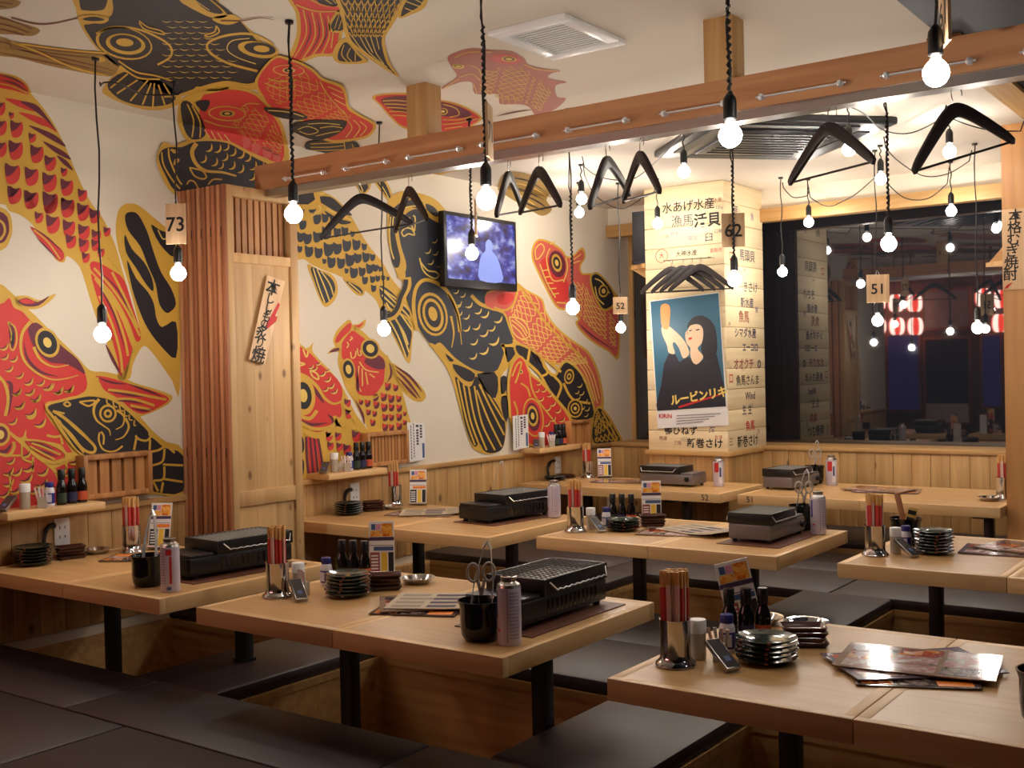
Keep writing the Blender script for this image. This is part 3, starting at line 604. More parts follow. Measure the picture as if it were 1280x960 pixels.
# ================================================================== tables
def make_table(label, x0, x1, y0, y1, legs, cat='table', split=True, number=None):
    L, W = x1-x0, y1-y0
    t = thing('low_table', label, cat, (x0, y0, 0))
    th = 0.055; z0, z1 = TT-th, TT
    halves = [(0, L/2-0.001), (L/2+0.001, L)] if split else [(0, L)]
    for a, b in halves:
        top = MB().box(a+0.028, b-0.028, 0.028, W-0.028, z0+0.005, z1-0.0006).build('tabletop', M_top, t, smooth=False)
        MB().box(a, b, 0, 0.028, z0, z1).build('edge_band', M_edge_x, top, bevel=0.002)
        MB().box(a, b, W-0.028, W, z0, z1).build('edge_band', M_edge_x, top, bevel=0.002)
        MB().box(a, a+0.028, 0.028, W-0.028, z0, z1).build('edge_band', M_edge_y, top, bevel=0.002)
        MB().box(b-0.028, b, 0.028, W-0.028, z0, z1).build('edge_band', M_edge_y, top, bevel=0.002)
    for lx, ly, lz in [(q+(0.0,))[:3] for q in legs]:
        MB().box(-0.025, 0.025, -0.025, 0.025, lz, z0-0.012).build('leg', M_black, t, bevel=0.003, loc=(lx-x0, ly-y0, 0))
        MB().box(-0.03, 0.03, *((-0.16, 0.16) if lz == 0 else (-0.03, 0.03)), lz, lz+0.012).build('foot_plate', M_black, t, loc=(lx-x0, ly-y0, 0))
        MB().box(-0.03, 0.03, -0.25, 0.25, z0-0.03, z0).build('support_bar', M_black, t, loc=(lx-x0, ly-y0, 0))
    if number:
        lettering(number[0], 0.05, M_ink, ((number[1]-x0, -0.0015, TT-0.028), (1, 0, 0), (0, 0, 1)), t, 'lettering')
    return t
TP = dict(A='the screen-door table', B='the scissors table', C='the television table', D='the pillar-facing table', E='the back corner table', F='the dark-glass table', G='the pine-post table', H='the fanned-menu table')
TBL = dict(A=(0.03, 1.18, 2.36, 3.17), B=(1.40, 2.65, 2.34, 3.16), C=(0.03, 1.33, 4.02, 4.86), D=(1.50, 2.65, 4.15, 4.96), E=(0.03, 1.50, 6.06, 6.70), F=(1.60, 3.05, 6.08, 6.92), G=(2.90, 4.10, 4.13, 5.03), H=(2.98, 4.19, 2.32, 3.15))
for k, (x0, x1, y0, y1) in TBL.items():
    yc = (y0+y1)/2
    legs = dict(A=[(0.29, 2.78), (1.09, 2.80, PF)], B=[(1.66, 2.78), (2.47, 2.78)], C=[(0.3, 4.72), (0.96, 4.70)], D=[(1.72, 4.70), (2.30, 4.70)], E=[(0.3, 6.5), (1.08, 6.45)], F=[(1.9, 6.5), (2.9, 6.5)], G=[(3.10, 4.72), (3.9, 4.72)], H=[(3.25, 2.8), (4.0, 2.8)])[k]
    lab = dict(A='low pine table at the mural wall before the stacked screen doors', B='free-standing low pine table holding pot, tongs and scissors', C='low pine table at the mural wall under the television', D='low pine table facing the poster pillar', E='low pine table marked 52 in the back corner', F='low pine table marked 51 below the dark glass', G='low pine table beside the pine post', H='low pine table with fanned glossy menus')[k]
    make_table(lab, x0, x1, y0, y1, legs, split=(k not in 'E'), number={'E': ('52', 1.40), 'F': ('51', 1.68)}.get(k))
# ================================================================== things on the tables
PROTO = {}
def place(key, maker, loc, rz, label, group=None, rx=0.0, ry=0.0):
    """first use builds the thing, later uses copy it with its parts"""
    if key not in PROTO: t = PROTO[key] = maker()
    else: t = dup(PROTO[key], loc)
    t.location = loc; t.rotation_euler = (rx, ry, rz); t['label'] = label
    if group: t['group'] = group
    elif 'group' in t: del t['group']
    return t
def mk_grill(dark):
    def f(dark=dark, open_=(dark == 2)):
        t = thing('table_grill', '', 'grill'); bm_ = M_black if dark else M_greymetal
        MB().box(-.105, .105, -.235, .235, .014, .082).build('body', bm_, t, bevel=.006)
        MB().box(-.10, .10, -.232, -.125, .082, .092).build('gas_lid', bm_, t, bevel=.004)
        tr = MB()
        for a in ((-.108, .108, -.118, -.108), (-.108, .108, .228, .238), (-.108, -.098, -.108, .228), (.098, .108, -.108, .228)): tr.box(*a, .083, .132)
        tr.build('tray_rim', M_black, t, bevel=.002)
        MB().box(-.098, .098, -.108, .228, .1 if open_ else .119, .106 if open_ else .125).build('drip_plate', picture('grill_plate', [(120, 122, 116), (190, 194, 186), (222, 224, 216)], 26, .4), t)
        g = MB()
        for k in range(10): x = -.092+k*.0205; g.box(x-.001, x+.001, -.108, .228, .127, .1295)
        for k in range(16): y = -.1+k*.0213; g.box(-.098, .098, y-.001, y+.001, .1295, .1315)
        go = g.build('grate', mat('grate_grey', (96, 96, 94), .35, .3) if open_ else mat('grate_pale', (150, 150, 146), .4, .2), t, smooth=False); go['kind'] = 'stuff'
        for s_ in (-1, 1):
            zz = [(s_*.109, -.09, .12), (s_*.122, -.07, .098)] + [(s_*.122, -.07+.28*i/18, .098+(.002 if i % 2 else -.002)) for i in range(19)] + [(s_*.122, .21, .098), (s_*.109, .225, .122)]
            MB().tube(zz, .0026, 5).build('wire_handle', M_chrome, t)
        for x in (-.085, .085):
            for y in (-.205, .205): MB().lathe([(.011, 0), (.013, .015)], 8, (x, y, 0)).build('foot', M_black, t)
        kn = MB().lathe([(.017, 0), (.017, .012), (.015, .016)], 12).box(-.003, .003, -.015, .015, .014, .022).build('gas_knob', M_black, t); kn.location = (-.105, -.185, .05); kn.rotation_euler = (0, -PI/2, 0)
        MB().box(.1055, .1065, .02, .05, .11, .121).build('badge', M_steel, t)
        for k in range(12): y = -.10+k*.024; MB().box(.1045, .1058, y, y+.010, .03, .07).build('side_slot', M_blackgloss, t)
        if not dark: t.scale = (.92, .8, .95)
        return t
    return f
def mk_mat():
    t = thing('grill_mat', '', 'mat'); MB().box(-.14, .14, -.26, .26, 0, .003).build('sheet', mat('mat_brown', (104, 62, 46), .5, noise=.35, scale=60), t)
    return t
def mk_can(kind):
    def f():
        t = thing('gas_canister', '', 'gas can'); bm_ = mat('can_lavender', (206, 196, 214), .3)
        MB().lathe([(.031, 0), (.0335, .004), (.0335, .158)], 24).build('body', bm_, t)
        MB().lathe([(.0335, .158), (.031, .166), (.022, .172), (.0205, .174), (.0225, .180), (.0225, .187), (.019, .188), (.018, .182), (.006, .181), (.006, .186), (.0005, .187)], 24).build('dome', M_steelb, t)
        def patch(a0, a1, z0, z1, m, nm='print'):
            b = MB(); n = 6
            for i in range(n):
                A, B_ = a0+(a1-a0)*i/n, a0+(a1-a0)*(i+1)/n; R_ = .0339
                b.add([(R_*math.cos(A), R_*math.sin(A), z0), (R_*math.cos(B_), R_*math.sin(B_), z0), (R_*math.cos(B_), R_*math.sin(B_), z1), (R_*math.cos(A), R_*math.sin(A), z1)], [(0, 1, 2, 3)])
            b.build(nm, m, t)
        if kind == 0:
            patch(3.3, 3.7, .075, .15, M_blue, 'logo_band'); patch(3.7, 4.05, .04, .046, M_inkred, 'red_line'); patch(4.7, 4.78, .01, .155, mat('can_grey', (150, 140, 160), .4), 'seam')
            for k in range(14): patch(4.9, 5.75, .02+k*.0095, .0235+k*.0095, mat('can_print', (168, 152, 178), .5), 'small_print')
        elif kind == 1:
            patch(4.9, 5.5, .13, .152, M_inkred, 'red_band'); patch(5.25, 5.5, .03, .125, M_inkred, 'red_stripe'); patch(4.95, 5.4, .008, .02, M_bluegrey, 'blue_band')
            for k in range(12): patch(3.9, 4.8, .03+k*.0095, .0335+k*.0095, mat('can_print', (168, 152, 178), .5), 'small_print')
        else:
            patch(4.0, 4.9, .09, .15, M_inkred, 'red_band'); patch(4.9, 5.6, .02, .15, mat('can_white', (230, 228, 232), .3), 'white_band'); patch(5.0, 5.4, .06, .12, M_blue, 'logo_band')
        return t
    return f
def mk_pot():
    t = thing('utensil_pot', '', 'pot')
    MB().lathe([(.040, 0), (.047, .003), (.055, .016), (.058, .045), (.058, .092), (.0635, .108), (.0645, .112), (.0605, .112), (.055, .095), (.054, .05), (.048, .02), (.0005, .012)], 28).build('bowl', M_blackgloss, t)
    return t
def mk_tongs():
    t = thing('tongs', '', 'tongs')
    for s_ in (-1, 1):
        pth = [(0, 0, .205), (s_*.008, 0, .195), (s_*.022, 0, .12), (s_*.026, 0, .03), (s_*.02, 0, 0)]
        b = MB()
        for (x0, _, z0), (x1, _, z1) in zip(pth, pth[1:]): b.add([(x0, -.006, z0), (x0, .006, z0), (x1, .006, z1), (x1, -.006, z1), (x0+.0015, -.006, z0), (x0+.0015, .006, z0), (x1+.0015, .006, z1), (x1+.0015, -.006, z1)], [(0, 1, 2, 3), (7, 6, 5, 4), (0, 3, 7, 4), (1, 5, 6, 2)])
        b.build('arm', M_chrome, t)
    MB().tube([(-.008, 0, .195), (0, 0, .21), (.008, 0, .195)], .003, 6).build('spring_end', M_chrome, t); t.scale = (1.2, 1.2, 1.22)
    return t
def mk_scissors():
    t = thing('scissors', '', 'scissors'); M_sc = mat('scissor_grip', (178, 168, 156), .4)
    for s_ in (-1, 1):
        rg = [(s_*.022+.016*math.cos(a), s_*.002, .165+.026*math.sin(a)) for a in [i*PI/8 for i in range(17)]]
        h_ = MB().tube(rg, .004, 6).tube([(s_*.010, 0, .145), (0, 0, .10)], .005, 6).build('handle', M_sc, t)
        MB().prism([(s_*.004, .10), (-s_*.006, .10), (-s_*.010, .02), (-s_*.007, .0)] if s_ > 0 else [(-.007*s_, .0), (-.010*s_, .02), (-.006*s_, .10), (.004*s_, .10)], s_*.002, s_*.002+.0015, frame=lambda u, v, w_: (u, w_, v)).build('blade', M_steel, t)
    return t
def mk_cup():
    t = thing('chopstick_cup', '', 'cup')
    MB().lathe([(.050, 0), (.052, .004), (.050, .009), (.044, .014), (.040, .02), (.0385, .03), (.0385, .116), (.040, .118), (.0375, .118), (.037, .03), (.0005, .02)], 24).build('body', M_steel, t)
    return t
def mk_stick(red):
    def f():
        t = thing('wrapped_chopsticks', '', 'chopsticks')
        MB().box(-.0048, .0048, -.0027, .0027, .15, .207).build('sticks', M_chop, t); MB().box(-.0054, .0054, -.0031, .0031, 0, .165 if red else .175).build('sleeve', M_red if red else mat('pink_paper', (232, 196, 184), .6), t)
        return t
    return f
def mk_shaker():
    t = thing('toothpick_jar', '', 'jar'); MB().lathe([(.02, 0), (.021, .003), (.021, .07)], 14).build('jar', mat('clear_plastic', (188, 176, 160), .12), t); MB().lathe([(.0225, .068), (.0225, .1), (.021, .102)], 14).build('cap', M_white, t)
    return t
def mk_salt():
    t = thing('salt_bottle', '', 'bottle')
    MB().lathe([(.020, 0), (.0215, .003), (.0215, .062), (.019, .072), (.0145, .08)], 16).build('bottle', mat('milky_plastic', (220, 214, 220), .25), t)
    MB().lathe([(.0218, .012), (.0218, .055)], 16, cap=False).build('label_wrap', M_blue, t); MB().box(-.011, .011, -.0226, -.021, .018, .05).build('label_patch', mat('pale_label', (206, 204, 220), .5), t)
    MB().lathe([(.0165, .078), (.0175, .08), (.0175, .098), (.016, .1)], 16).build('cap', M_blue, t)
    return t
def mk_bottle(lc):
    def f():
        t = thing('sauce_bottle', '', 'bottle')
        MB().lathe([(.019, 0), (.0215, .004), (.0215, .07), (.0195, .083), (.0135, .098), (.0125, .108)], 16).build('glass', mat('dark_sauce', (22, 18, 16), .1), t)
        MB().lathe([(.0145, .105), (.015, .107), (.0145, .146), (.013, .148)], 14).build('cap', M_black, t)
        MB().lathe([(.0219, .012), (.0219, .05)], 16, cap=False).build('label_wrap', mat('label_'+lc, dict(green=(52, 66, 50), blue=(44, 44, 84), orange=(196, 84, 50))[lc], .5), t)
        return t
    return f
def mk_plate():
    t = thing('round_plate', '', 'plate')
    MB().lathe([(.044, 0), (.047, .002), (.062, .007), (.0765, .0135), (.078, .015), (.0765, .0158), (.060, .0105), (.045, .007), (.0005, .0065)], 28).build('dish', mat('green_black_glaze', (46, 54, 46), .12, noise=.5, scale=40), t)
    for a in (0.4, 2.2, 4.1, 5.2):
        sp_ = MB().lathe([(.0005, 0), (.005, .0006), (.006, 0)], 8).build('glaze_spot', mat('orange_glaze', (186, 96, 60), .2), t); sp_.location = (.0735*math.cos(a), .0735*math.sin(a), .0128); sp_.rotation_euler = (0, math.radians(25), a)
    return t
def mk_dish():
    t = thing('square_dish', '', 'dish')
    b = MB(); n = [(-.058, -.042), (.058, -.042), (.058, .042), (-.058, .042)]
    b.add([(x*.8, y*.8, 0) for x, y in n]+[(x, y, .014) for x, y in n]+[(x*.95, y*.93, .014) for x, y in n]+[(x*.78, y*.75, .004) for x, y in n], [(3, 2, 1, 0)]+[(i, (i+1) % 4, 4+(i+1) % 4, 4+i) for i in range(4)]+[(4+i, 4+(i+1) % 4, 8+(i+1) % 4, 8+i) for i in range(4)]+[(8+i, 8+(i+1) % 4, 12+(i+1) % 4, 12+i) for i in range(4)]+[(12, 13, 14, 15)])
    b.build('tray', mat('brown_glaze', (74, 44, 36), .16, noise=.3, scale=40), t, bevel=.002)
    return t
def mk_ash():
    t = thing('steel_ashtray', '', 'ashtray'); MB().lathe([(.040, 0), (.046, .003), (.056, .018), (.064, .02), (.064, .0215), (.054, .0205), (.044, .006), (.0005, .004)], 28).build('bowl', M_steel, t)
    MB().lathe([(.0005, .012), (.02, .011), (.022, .004)], 12).build('centre_boss', M_steel, t)
    return t
def mk_case():
    t = thing('toothpick_case', '', 'case'); MB().box(-.021, .021, -.054, .054, 0, .013).build('shell', M_steelb, t, bevel=.002); MB().box(-.018, .018, -.05, .05, .013, .0142).build('dark_window', mat('smoke_plastic', (62, 60, 62), .25), t); MB().box(-.008, .008, -.03, -.012, .0142, .0147).build('sticker', M_bluegrey, t)
    return t
def mk_sachets():
    t = thing('sachet_box', '', 'sachets'); MB().box(-.018, .018, -.014, .014, 0, .045).build('holder', mat('clear_plastic', (188, 176, 160), .12), t)
    for k in range(4): s_ = MB().box(-.004, .004, -.0015, .0015, .0, .075).build('sachet', M_paper if k % 2 else mat('pink_paper', (232, 196, 184), .6), t); s_.location = (-.012+k*.008, 0, .012); s_.rotation_euler = (.1*(k-1), .12*(k-2), 0)
    return t
def mk_card(kind):
    def f():
        t = thing('menu_card', '', 'menu card')
        MB().box(-.047, .047, -.002, .002, 0, .20).build('board', M_paper, t); MB().box(-.05, .05, -.03, .02, 0, .008).build('stand_foot', mat('clear_plastic', (188, 176, 160), .12), t)
        y = -.0026
        def r(x0, x1, z0, z1, m, nm): MB().add([(x0, y, z0), (x1, y, z0), (x1, y, z1), (x0, y, z1)], [(0, 1, 2, 3)]).build(nm, m, t)
        PO_ = picture('print_orange', [(206, 96, 24), (240, 150, 40), (250, 190, 90), (190, 70, 30)], 60, .4); r(-.042, -.002, .143, .165, PO_, 'picture'); r(.0, .042, .143, .192, PO_, 'picture'); r(-.038, -.022, .168, .19, M_bluegrey, 'picture'); r(-.02, -.002, .168, .19, mat('pink_print', (220, 150, 176), .6), 'picture')
        r(-.047, .047, .128, .141, mat('purple_band', (70, 52, 84), .6), 'title_band'); r(-.044, .044, .109, .111, M_ink2, 'rule'); r(-.03, .044, .09, .105, M_orange if kind else M_bluegrey, 'picture'); r(-.044, -.008, .012, .084, M_ink if kind else M_inkbrown, 'text_block'); r(-.003, .02, .012, .084, mat('yellow_print', (232, 190, 60), .6), 'text_block'); r(.024, .044, .012, .084, M_ink, 'text_block')
        lettering('5', .045, mat('yellow_print', (232, 190, 60), .6), ((.006, y-.0006, .05), (1, 0, 0), (0, 0, 1)), t, bold=.03) if kind else None
        for k in range(5): MB().add([(-.04, y-.0004, .02+k*.012), (-.014, y-.0004, .02+k*.012), (-.014, y-.0004, .026+k*.012), (-.04, y-.0004, .026+k*.012)], [(0, 1, 2, 3)]).build('text_line', M_paper, t)
        return t
    return f
def mk_menu(kind):
    def f():
        t = thing('flat_menu', '', 'menu'); n = 8; Lx, Ly = .185, .125
        cz = lambda u: .002*abs(u)**3 if kind != 1 else .016*max(0, u)**2
        b = MB()
        for i in range(n+1):
            u = -1+2*i/n
            for v in (-1, 1): b.v.append((u*Lx, v*Ly, cz(u))); b.v.append((u*Lx, v*Ly, cz(u)+.003))
        for i in range(n):
            a = 4*i
            for q in ((a+1, a+5, a+7, a+3), (a+2, a+6, a+4, a), (a, a+4, a+5, a+1), (a+3, a+7, a+6, a+2)): b.f.append(q); b.m.append(0)
        b.f += [(0, 1, 3, 2), (4*n+2, 4*n+3, 4*n+1, 4*n)]; b.m += [0, 0]
        PIC = [picture('print_food', [(40, 28, 24), (170, 60, 36), (226, 130, 40), (214, 200, 180)]), picture('print_dark', [(24, 22, 28), (80, 60, 60), (170, 150, 140), (60, 70, 50)]), picture('print_pale', [(216, 208, 204), (180, 120, 120), (206, 190, 180), (90, 80, 84)])]
        base = [mat('menu_gloss_dark', (84, 66, 60), .12, noise=.3, scale=14), mat('newsprint', (190, 172, 146), .7, noise=.1), mat('menu_gloss_violet', (120, 104, 116), .1, noise=.3, scale=14), mat('menu_gloss_tan', (150, 122, 100), .12, noise=.3, scale=12)][kind]
        b.build('sheet', base, t)
        pal = [[PIC[0], PIC[1], M_orange, PIC[2]], [mat('news_grey', (146, 132, 116), .7), M_ink2, mat('news_grey', (146, 132, 116), .7)], [PIC[2], PIC[1], PIC[0], PIC[1]], [PIC[2], PIC[2], PIC[1], PIC[0]]][kind]
        R_ = random.Random(kind+3)
        for k in range(9 if kind != 1 else 12):
            u0 = -0.92+1.84*(k % 3)/3+.02; v0 = -.9+1.8*(k//3)/(3 if kind != 1 else 4)+.03; du = 1.84/3*R_.uniform(.8, 1.0); dv = 1.8/(3 if kind != 1 else 4)*(R_.uniform(.8, 1.0) if kind != 1 else .6)
            q = MB(); m_ = 3
            for i in range(m_):
                a0, a1 = u0+du*i/m_, u0+du*(i+1)/m_
                q.add([(a0*Lx, v0*Ly, cz(a0)+.0036), (a1*Lx, v0*Ly, cz(a1)+.0036), (a1*Lx, (v0+dv)*Ly, cz(a1)+.0036), (a0*Lx, (v0+dv)*Ly, cz(a0)+.0036)], [(0, 1, 2, 3)])
            q.build('print_block', pal[k % len(pal)], t)
        return t
    return f
ORD = ['lowest', 'second from the bottom', 'third from the bottom', 'fourth from the bottom', 'fifth from the bottom', 'sixth from the bottom', 'seventh from the bottom']
def stack(key, mk, what, n, dz, x, y, T, rz0=0.0, jit=.003):
    for k in range(n):
        w_ = 'topmost' if k == n-1 else ORD[k]
        place(key, mk, (x+random.uniform(-jit, jit), y+random.uniform(-jit, jit), TT+dz*k), rz0+random.uniform(-.12, .12), '%s, %s of its stack on %s' % (what, w_, T), 'stacked dishes on '+T)
def plates(n, x, y, T): stack('plate', mk_plate, 'dark glazed round plate', n, .0125, x, y, T)
def dishes(n, x, y, T, rz=0.3): stack('dish', mk_dish, 'brown rectangular dish', n, .0135, x, y, T, rz)
CELLS = sorted([(i*.0112+(.0056 if j % 2 else 0), j*.0065) for i in range(-4, 5) for j in range(-5, 6)], key=lambda c: math.hypot(*c))
def chopcup(x, y, T, n):
    place('cup', mk_cup, (x, y, TT), 0, 'polished steel chopstick cup on '+T)
    for k in range(n):
        sp_ = max(1.0, min(1.6, .0285/math.hypot(*CELLS[n-1]))); dx, dy = CELLS[k][0]*sp_, CELLS[k][1]*sp_; red = (k % 3 != 1)
        t = place('stick_red' if red else 'stick_pink', mk_stick(red), (x+dx, y+dy, TT+.0305+.002*(k % 3)), 0, ('red' if red else 'pink')+'-sleeved wooden chopsticks standing in the cup on '+T, ('red' if red else 'pink')+'-sleeved chopsticks on '+T)
        t.rotation_euler = (-dy*.5, dx*.5, 0)
def on(x, y, key, mk, lab, rz=0.0, z=0.0, **k): return place(key, mk, (x, y, TT+z), rz, lab, **k)
def bottles(x, y, T, dx=.045, dy=.012):
    for k, c in enumerate(('green', 'blue', 'orange')): on(x+dx*k, y+dy*k, 'bottle_'+c, mk_bottle(c), 'dark sauce bottle with %s label on %s' % (c, T))
def grill(x, y, rz, T, dark, mat_=True):
    if mat_: on(x+.02, y, 'mat', mk_mat, 'brown patterned mat under the grill on '+T, rz)
    on(x, y, 'grill_%d' % dark, mk_grill(dark), ('black' if dark else 'grey')+' tabletop gas grill with wire grate on '+T, rz, z=.003 if mat_ else 0)
def pot(x, y, T, scis=True, tongs=True, rz=.5, z=0):
    on(x, y, 'pot', mk_pot, 'glossy black utensil pot on '+T, z=z)
    if tongs: place('tongs', mk_tongs, (x-.012, y+.005, TT+.02+z), rz, 'steel tongs standing in the pot on '+T, ry=.12)
    if scis: place('scissors', mk_scissors, (x+.010, y-.008, TT+.03+z), rz+.2, 'grey-handled scissors standing in the pot on '+T, rx=.1)
# A
T = TP['A']; plates(6, .11, 2.54, T); dishes(4, .10, 2.715, T, 1.2); chopcup(.19, 2.95, T, 14); on(.08, 2.855, 'ash', mk_ash, 'steel ashtray on '+T)
on(.235, 3.055, 'card1', mk_card(1), 'leaning menu card with big yellow five on '+T, .55, z=.0058, rx=-.28); t = on(.37, 2.86, 'menu0', mk_menu(0), 'flat red-edged menu sheet on '+T, .55, z=.001); t.scale = (.75, .7, 1)
pot(.93, 2.50, T, scis=False, rz=.2); on(1.09, 2.475, 'can1', mk_can(1), 'gas canister with red stripe on '+T, .3); grill(.93, 2.86, -.08, T, 1)
# B
T = TP['B']; chopcup(1.505, 2.60, T, 22); on(1.505, 2.695, 'shaker', mk_shaker, 'toothpick jar with white cap on '+T); place('case', mk_case, (1.605, 2.60, TT+.027), 1.05, 'dark tilted toothpick case on '+T, rx=.5); on(1.56, 2.665, 'sach', mk_sachets, 'small box of paper sachets on '+T)
plates(6, 1.705, 2.735, T); dishes(4, 1.735, 2.885, T, .7); on(1.505, 2.83, 'salt', mk_salt, 'blue-capped salt bottle on '+T); bottles(1.485, 2.93, T); on(1.535, 3.09, 'card0', mk_card(0), 'upright menu card on '+T, .6); on(1.76, 3.03, 'ash', mk_ash, 'steel ashtray on '+T)
on(2.07, 2.68, 'menu0', mk_menu(0), 'glossy orange and black menu on '+T, .42, z=.0005); on(2.06, 2.78, 'menu3', mk_menu(3), 'tan glossy menu under newsprint on '+T, .75, z=.0062); on(2.10, 2.79, 'menu1', mk_menu(1), 'folded newsprint menu lying topmost on '+T, .5, z=.0119)
pot(2.475, 2.475, T); on(2.575, 2.475, 'can0', mk_can(0), 'lavender gas canister beside pot on '+T, .45); grill(2.43, 2.82, 0, T, 2)
# C
T = TP['C']; plates(5, .14, 4.34, T); dishes(4, .15, 4.52, T, 1.1); on(.20, 4.63, 'ash', mk_ash, 'steel ashtray on '+T); chopcup(.12, 4.735, T, 12); on(.215, 4.822, 'card1', mk_card(1), 'leaning menu card on '+T, .6, z=.0055, rx=-.25)
on(.50, 4.55, 'menu3', mk_menu(3), 'tan glossy menu beneath newsprint on '+T, .3, z=.001); on(.54, 4.59, 'menu1', mk_menu(1), 'folded newsprint menu on '+T, .65, z=.0066)
grill(1.0, 4.60, -.12, T, 1); pot(.81, 4.79, T, scis=False); on(1.205, 4.74, 'can0', mk_can(0), 'lavender gas canister behind the grill on '+T, .3, z=.003)
# D
T = TP['D']; chopcup(1.575, 4.365, T, 18); on(1.60, 4.46, 'shaker', mk_shaker, 'toothpick jar with white cap on '+T); place('case', mk_case, (1.665, 4.41, TT+.027), 1.05, 'dark tilted toothpick case on '+T, rx=.5); plates(4, 1.75, 4.505, T); dishes(4, 1.80, 4.695, T, .7); on(1.645, 4.525, 'salt', mk_salt, 'blue-capped salt bottle on '+T)
bottles(1.60, 4.66, T); on(1.72, 4.83, 'card0', mk_card(0), 'upright menu card on '+T, .6); on(2.02, 4.56, 'menu3', mk_menu(3), 'tan glossy menu on '+T, .25, z=.001); on(2.10, 4.62, 'menu1', mk_menu(1), 'folded newsprint menu on '+T, -.35, z=.0066)
grill(2.42, 4.60, PI, T, 0); on(2.575, 4.80, 'can0', mk_can(0), 'lavender gas canister at the table corner on '+T, .6, z=.003); pot(2.47, 4.89, T, rz=.1, z=.003)
# E
T = TP['E']; plates(2, .13, 6.35, T); dishes(2, .115, 6.51, T, 1.1); chopcup(.25, 6.585, T, 12); on(.35, 6.645, 'card0', mk_card(0), 'leaning menu card on '+T, .6, z=.0055, rx=-.25); on(.595, 6.46, 'menu3', mk_menu(3), 'tan glossy menu on '+T, .2, z=.001)
grill(1.0, 6.42, PI/2, T, 0, False); on(1.30, 6.46, 'can2', mk_can(2), 'white and red gas canister on '+T, .3)
# F
T = TP['F']; grill(1.725, 6.60, PI-.08, T, 0, False); on(1.905, 6.80, 'can2', mk_can(2), 'white and red gas canister on '+T, .3); pot(1.77, 6.865, T, tongs=True, rz=.2)
on(2.31, 6.60, 'menu2', mk_menu(2), 'violet glossy menu on '+T, .2, z=.001); on(2.26, 6.62, 'menu3', mk_menu(3), 'tan glossy menu on '+T, -.15, z=.0066); chopcup(2.975, 6.50, T, 10); on(2.93, 6.38, 'ash', mk_ash, 'steel ashtray on '+T)
# G
T = TP['G']; chopcup(2.965, 4.375, T, 18); on(3.02, 4.455, 'shaker', mk_shaker, 'toothpick jar with white cap on '+T); place('case', mk_case, (3.075, 4.405, TT+.027), 1.05, 'dark tilted toothpick case on '+T, rx=.5); plates(7, 3.145, 4.53, T); on(3.035, 4.54, 'salt', mk_salt, 'blue-capped salt bottle on '+T)
on(2.99, 4.69, 'pot', mk_pot, 'glossy black pot holding packets on '+T)
def mk_spatula():
    t = thing('wooden_spatula', '', 'spatula'); MB().box(-.012, .012, -.003, .003, .0, .19).build('handle', M_slat2, t, bevel=.002); MB().box(-.018, .018, -.002, .002, -.04+.04, .05).build('blade', M_slat2, t)
    return t
place('spat', mk_spatula, (2.99, 4.704, TT+.03), .5, 'wooden spatula leaning in the pot on '+T, rx=.1, ry=-.22)
def mk_packet():
    t = thing('sauce_packet', '', 'packet'); MB().box(-.02, .02, -.003, .003, 0, .13).build('pouch', mat('packet_gold', (210, 170, 90), .3), t, bevel=.002)
    for z in (.03, .07, .1): MB().box(-.016, .016, -.0036, -.003, z, z+.018).build('print', M_ink, t)
    return t
place('pack', mk_packet, (2.995, 4.668, TT+.03), .4, 'gold printed packet standing in the pot on '+T, ry=.25)
on(3.40, 4.70, 'menu2', mk_menu(2), 'violet glossy menu below another on '+T, .1, z=.001); on(3.46, 4.76, 'menu3', mk_menu(3), 'tan glossy menu topmost on '+T, -.3, z=.0066)
# H
T = TP['H']; chopcup(3.065, 2.515, T, 32); on(3.085, 2.60, 'shaker', mk_shaker, 'toothpick jar with white cap on '+T); on(3.145, 2.605, 'sach', mk_sachets, 'small box of paper sachets on '+T, .4); place('case', mk_case, (3.175, 2.55, TT+.027), 1.05, 'dark tilted toothpick case on '+T, rx=.5)
on(3.12, 2.70, 'salt', mk_salt, 'blue-capped salt bottle on '+T, .5); bottles(3.08, 2.80, T, .038, .025); plates(5, 3.245, 2.665, T); dishes(4, 3.262, 2.875, T, .45); on(3.195, 3.06, 'ash', mk_ash, 'steel ashtray beside the dishes on '+T); t = on(3.31, 3.02, 'ash', mk_ash, 'second steel ashtray nearer the bottles on '+T); t.location = (3.062, 3.055, TT)
place('card0', mk_card(0), (3.085, 2.905, TT+.012), .6, 'menu card leaning sideways behind the bottles on '+T, ry=-.22)
on(3.60, 2.70, 'menu0', mk_menu(0), 'glossy orange and black menu at the bottom of the fan on '+T, .42, z=.0005); on(3.565, 2.80, 'menu2', mk_menu(2), 'violet glossy menu in the middle of the fan on '+T, .72, z=.0062); on(3.58, 2.81, 'menu3', mk_menu(3), 'tan glossy menu topmost of the fan on '+T, .15, z=.0119)
pot(3.935, 2.50, T, scis=False, tongs=False)
# shelves
ZS = .981
for y0, T in ((2.44, 'the shelf before the screen doors'), (4.21, 'the shelf under the television'), (6.18, 'the shelf in the back corner')):
    place('case', mk_case, (.10, y0, ZS+.024), .6, 'dark tilted toothpick case on '+T, rx=.45)
    place('shaker', mk_shaker, (.085, y0+.085, ZS), 0, 'toothpick jar with white cap on '+T); place('sach', mk_sachets, (.135, y0+.132, ZS), 0.9, 'small box of paper sachets on '+T); place('salt', mk_salt, (.10, y0+.185, ZS), .9, 'blue-capped salt bottle on '+T)
    for k, c in enumerate(('green', 'blue', 'orange')): place('bottle_'+c, None, (.10, y0+.24+.048*k, ZS), 0, 'dark sauce bottle with %s label on %s' % (c, T))
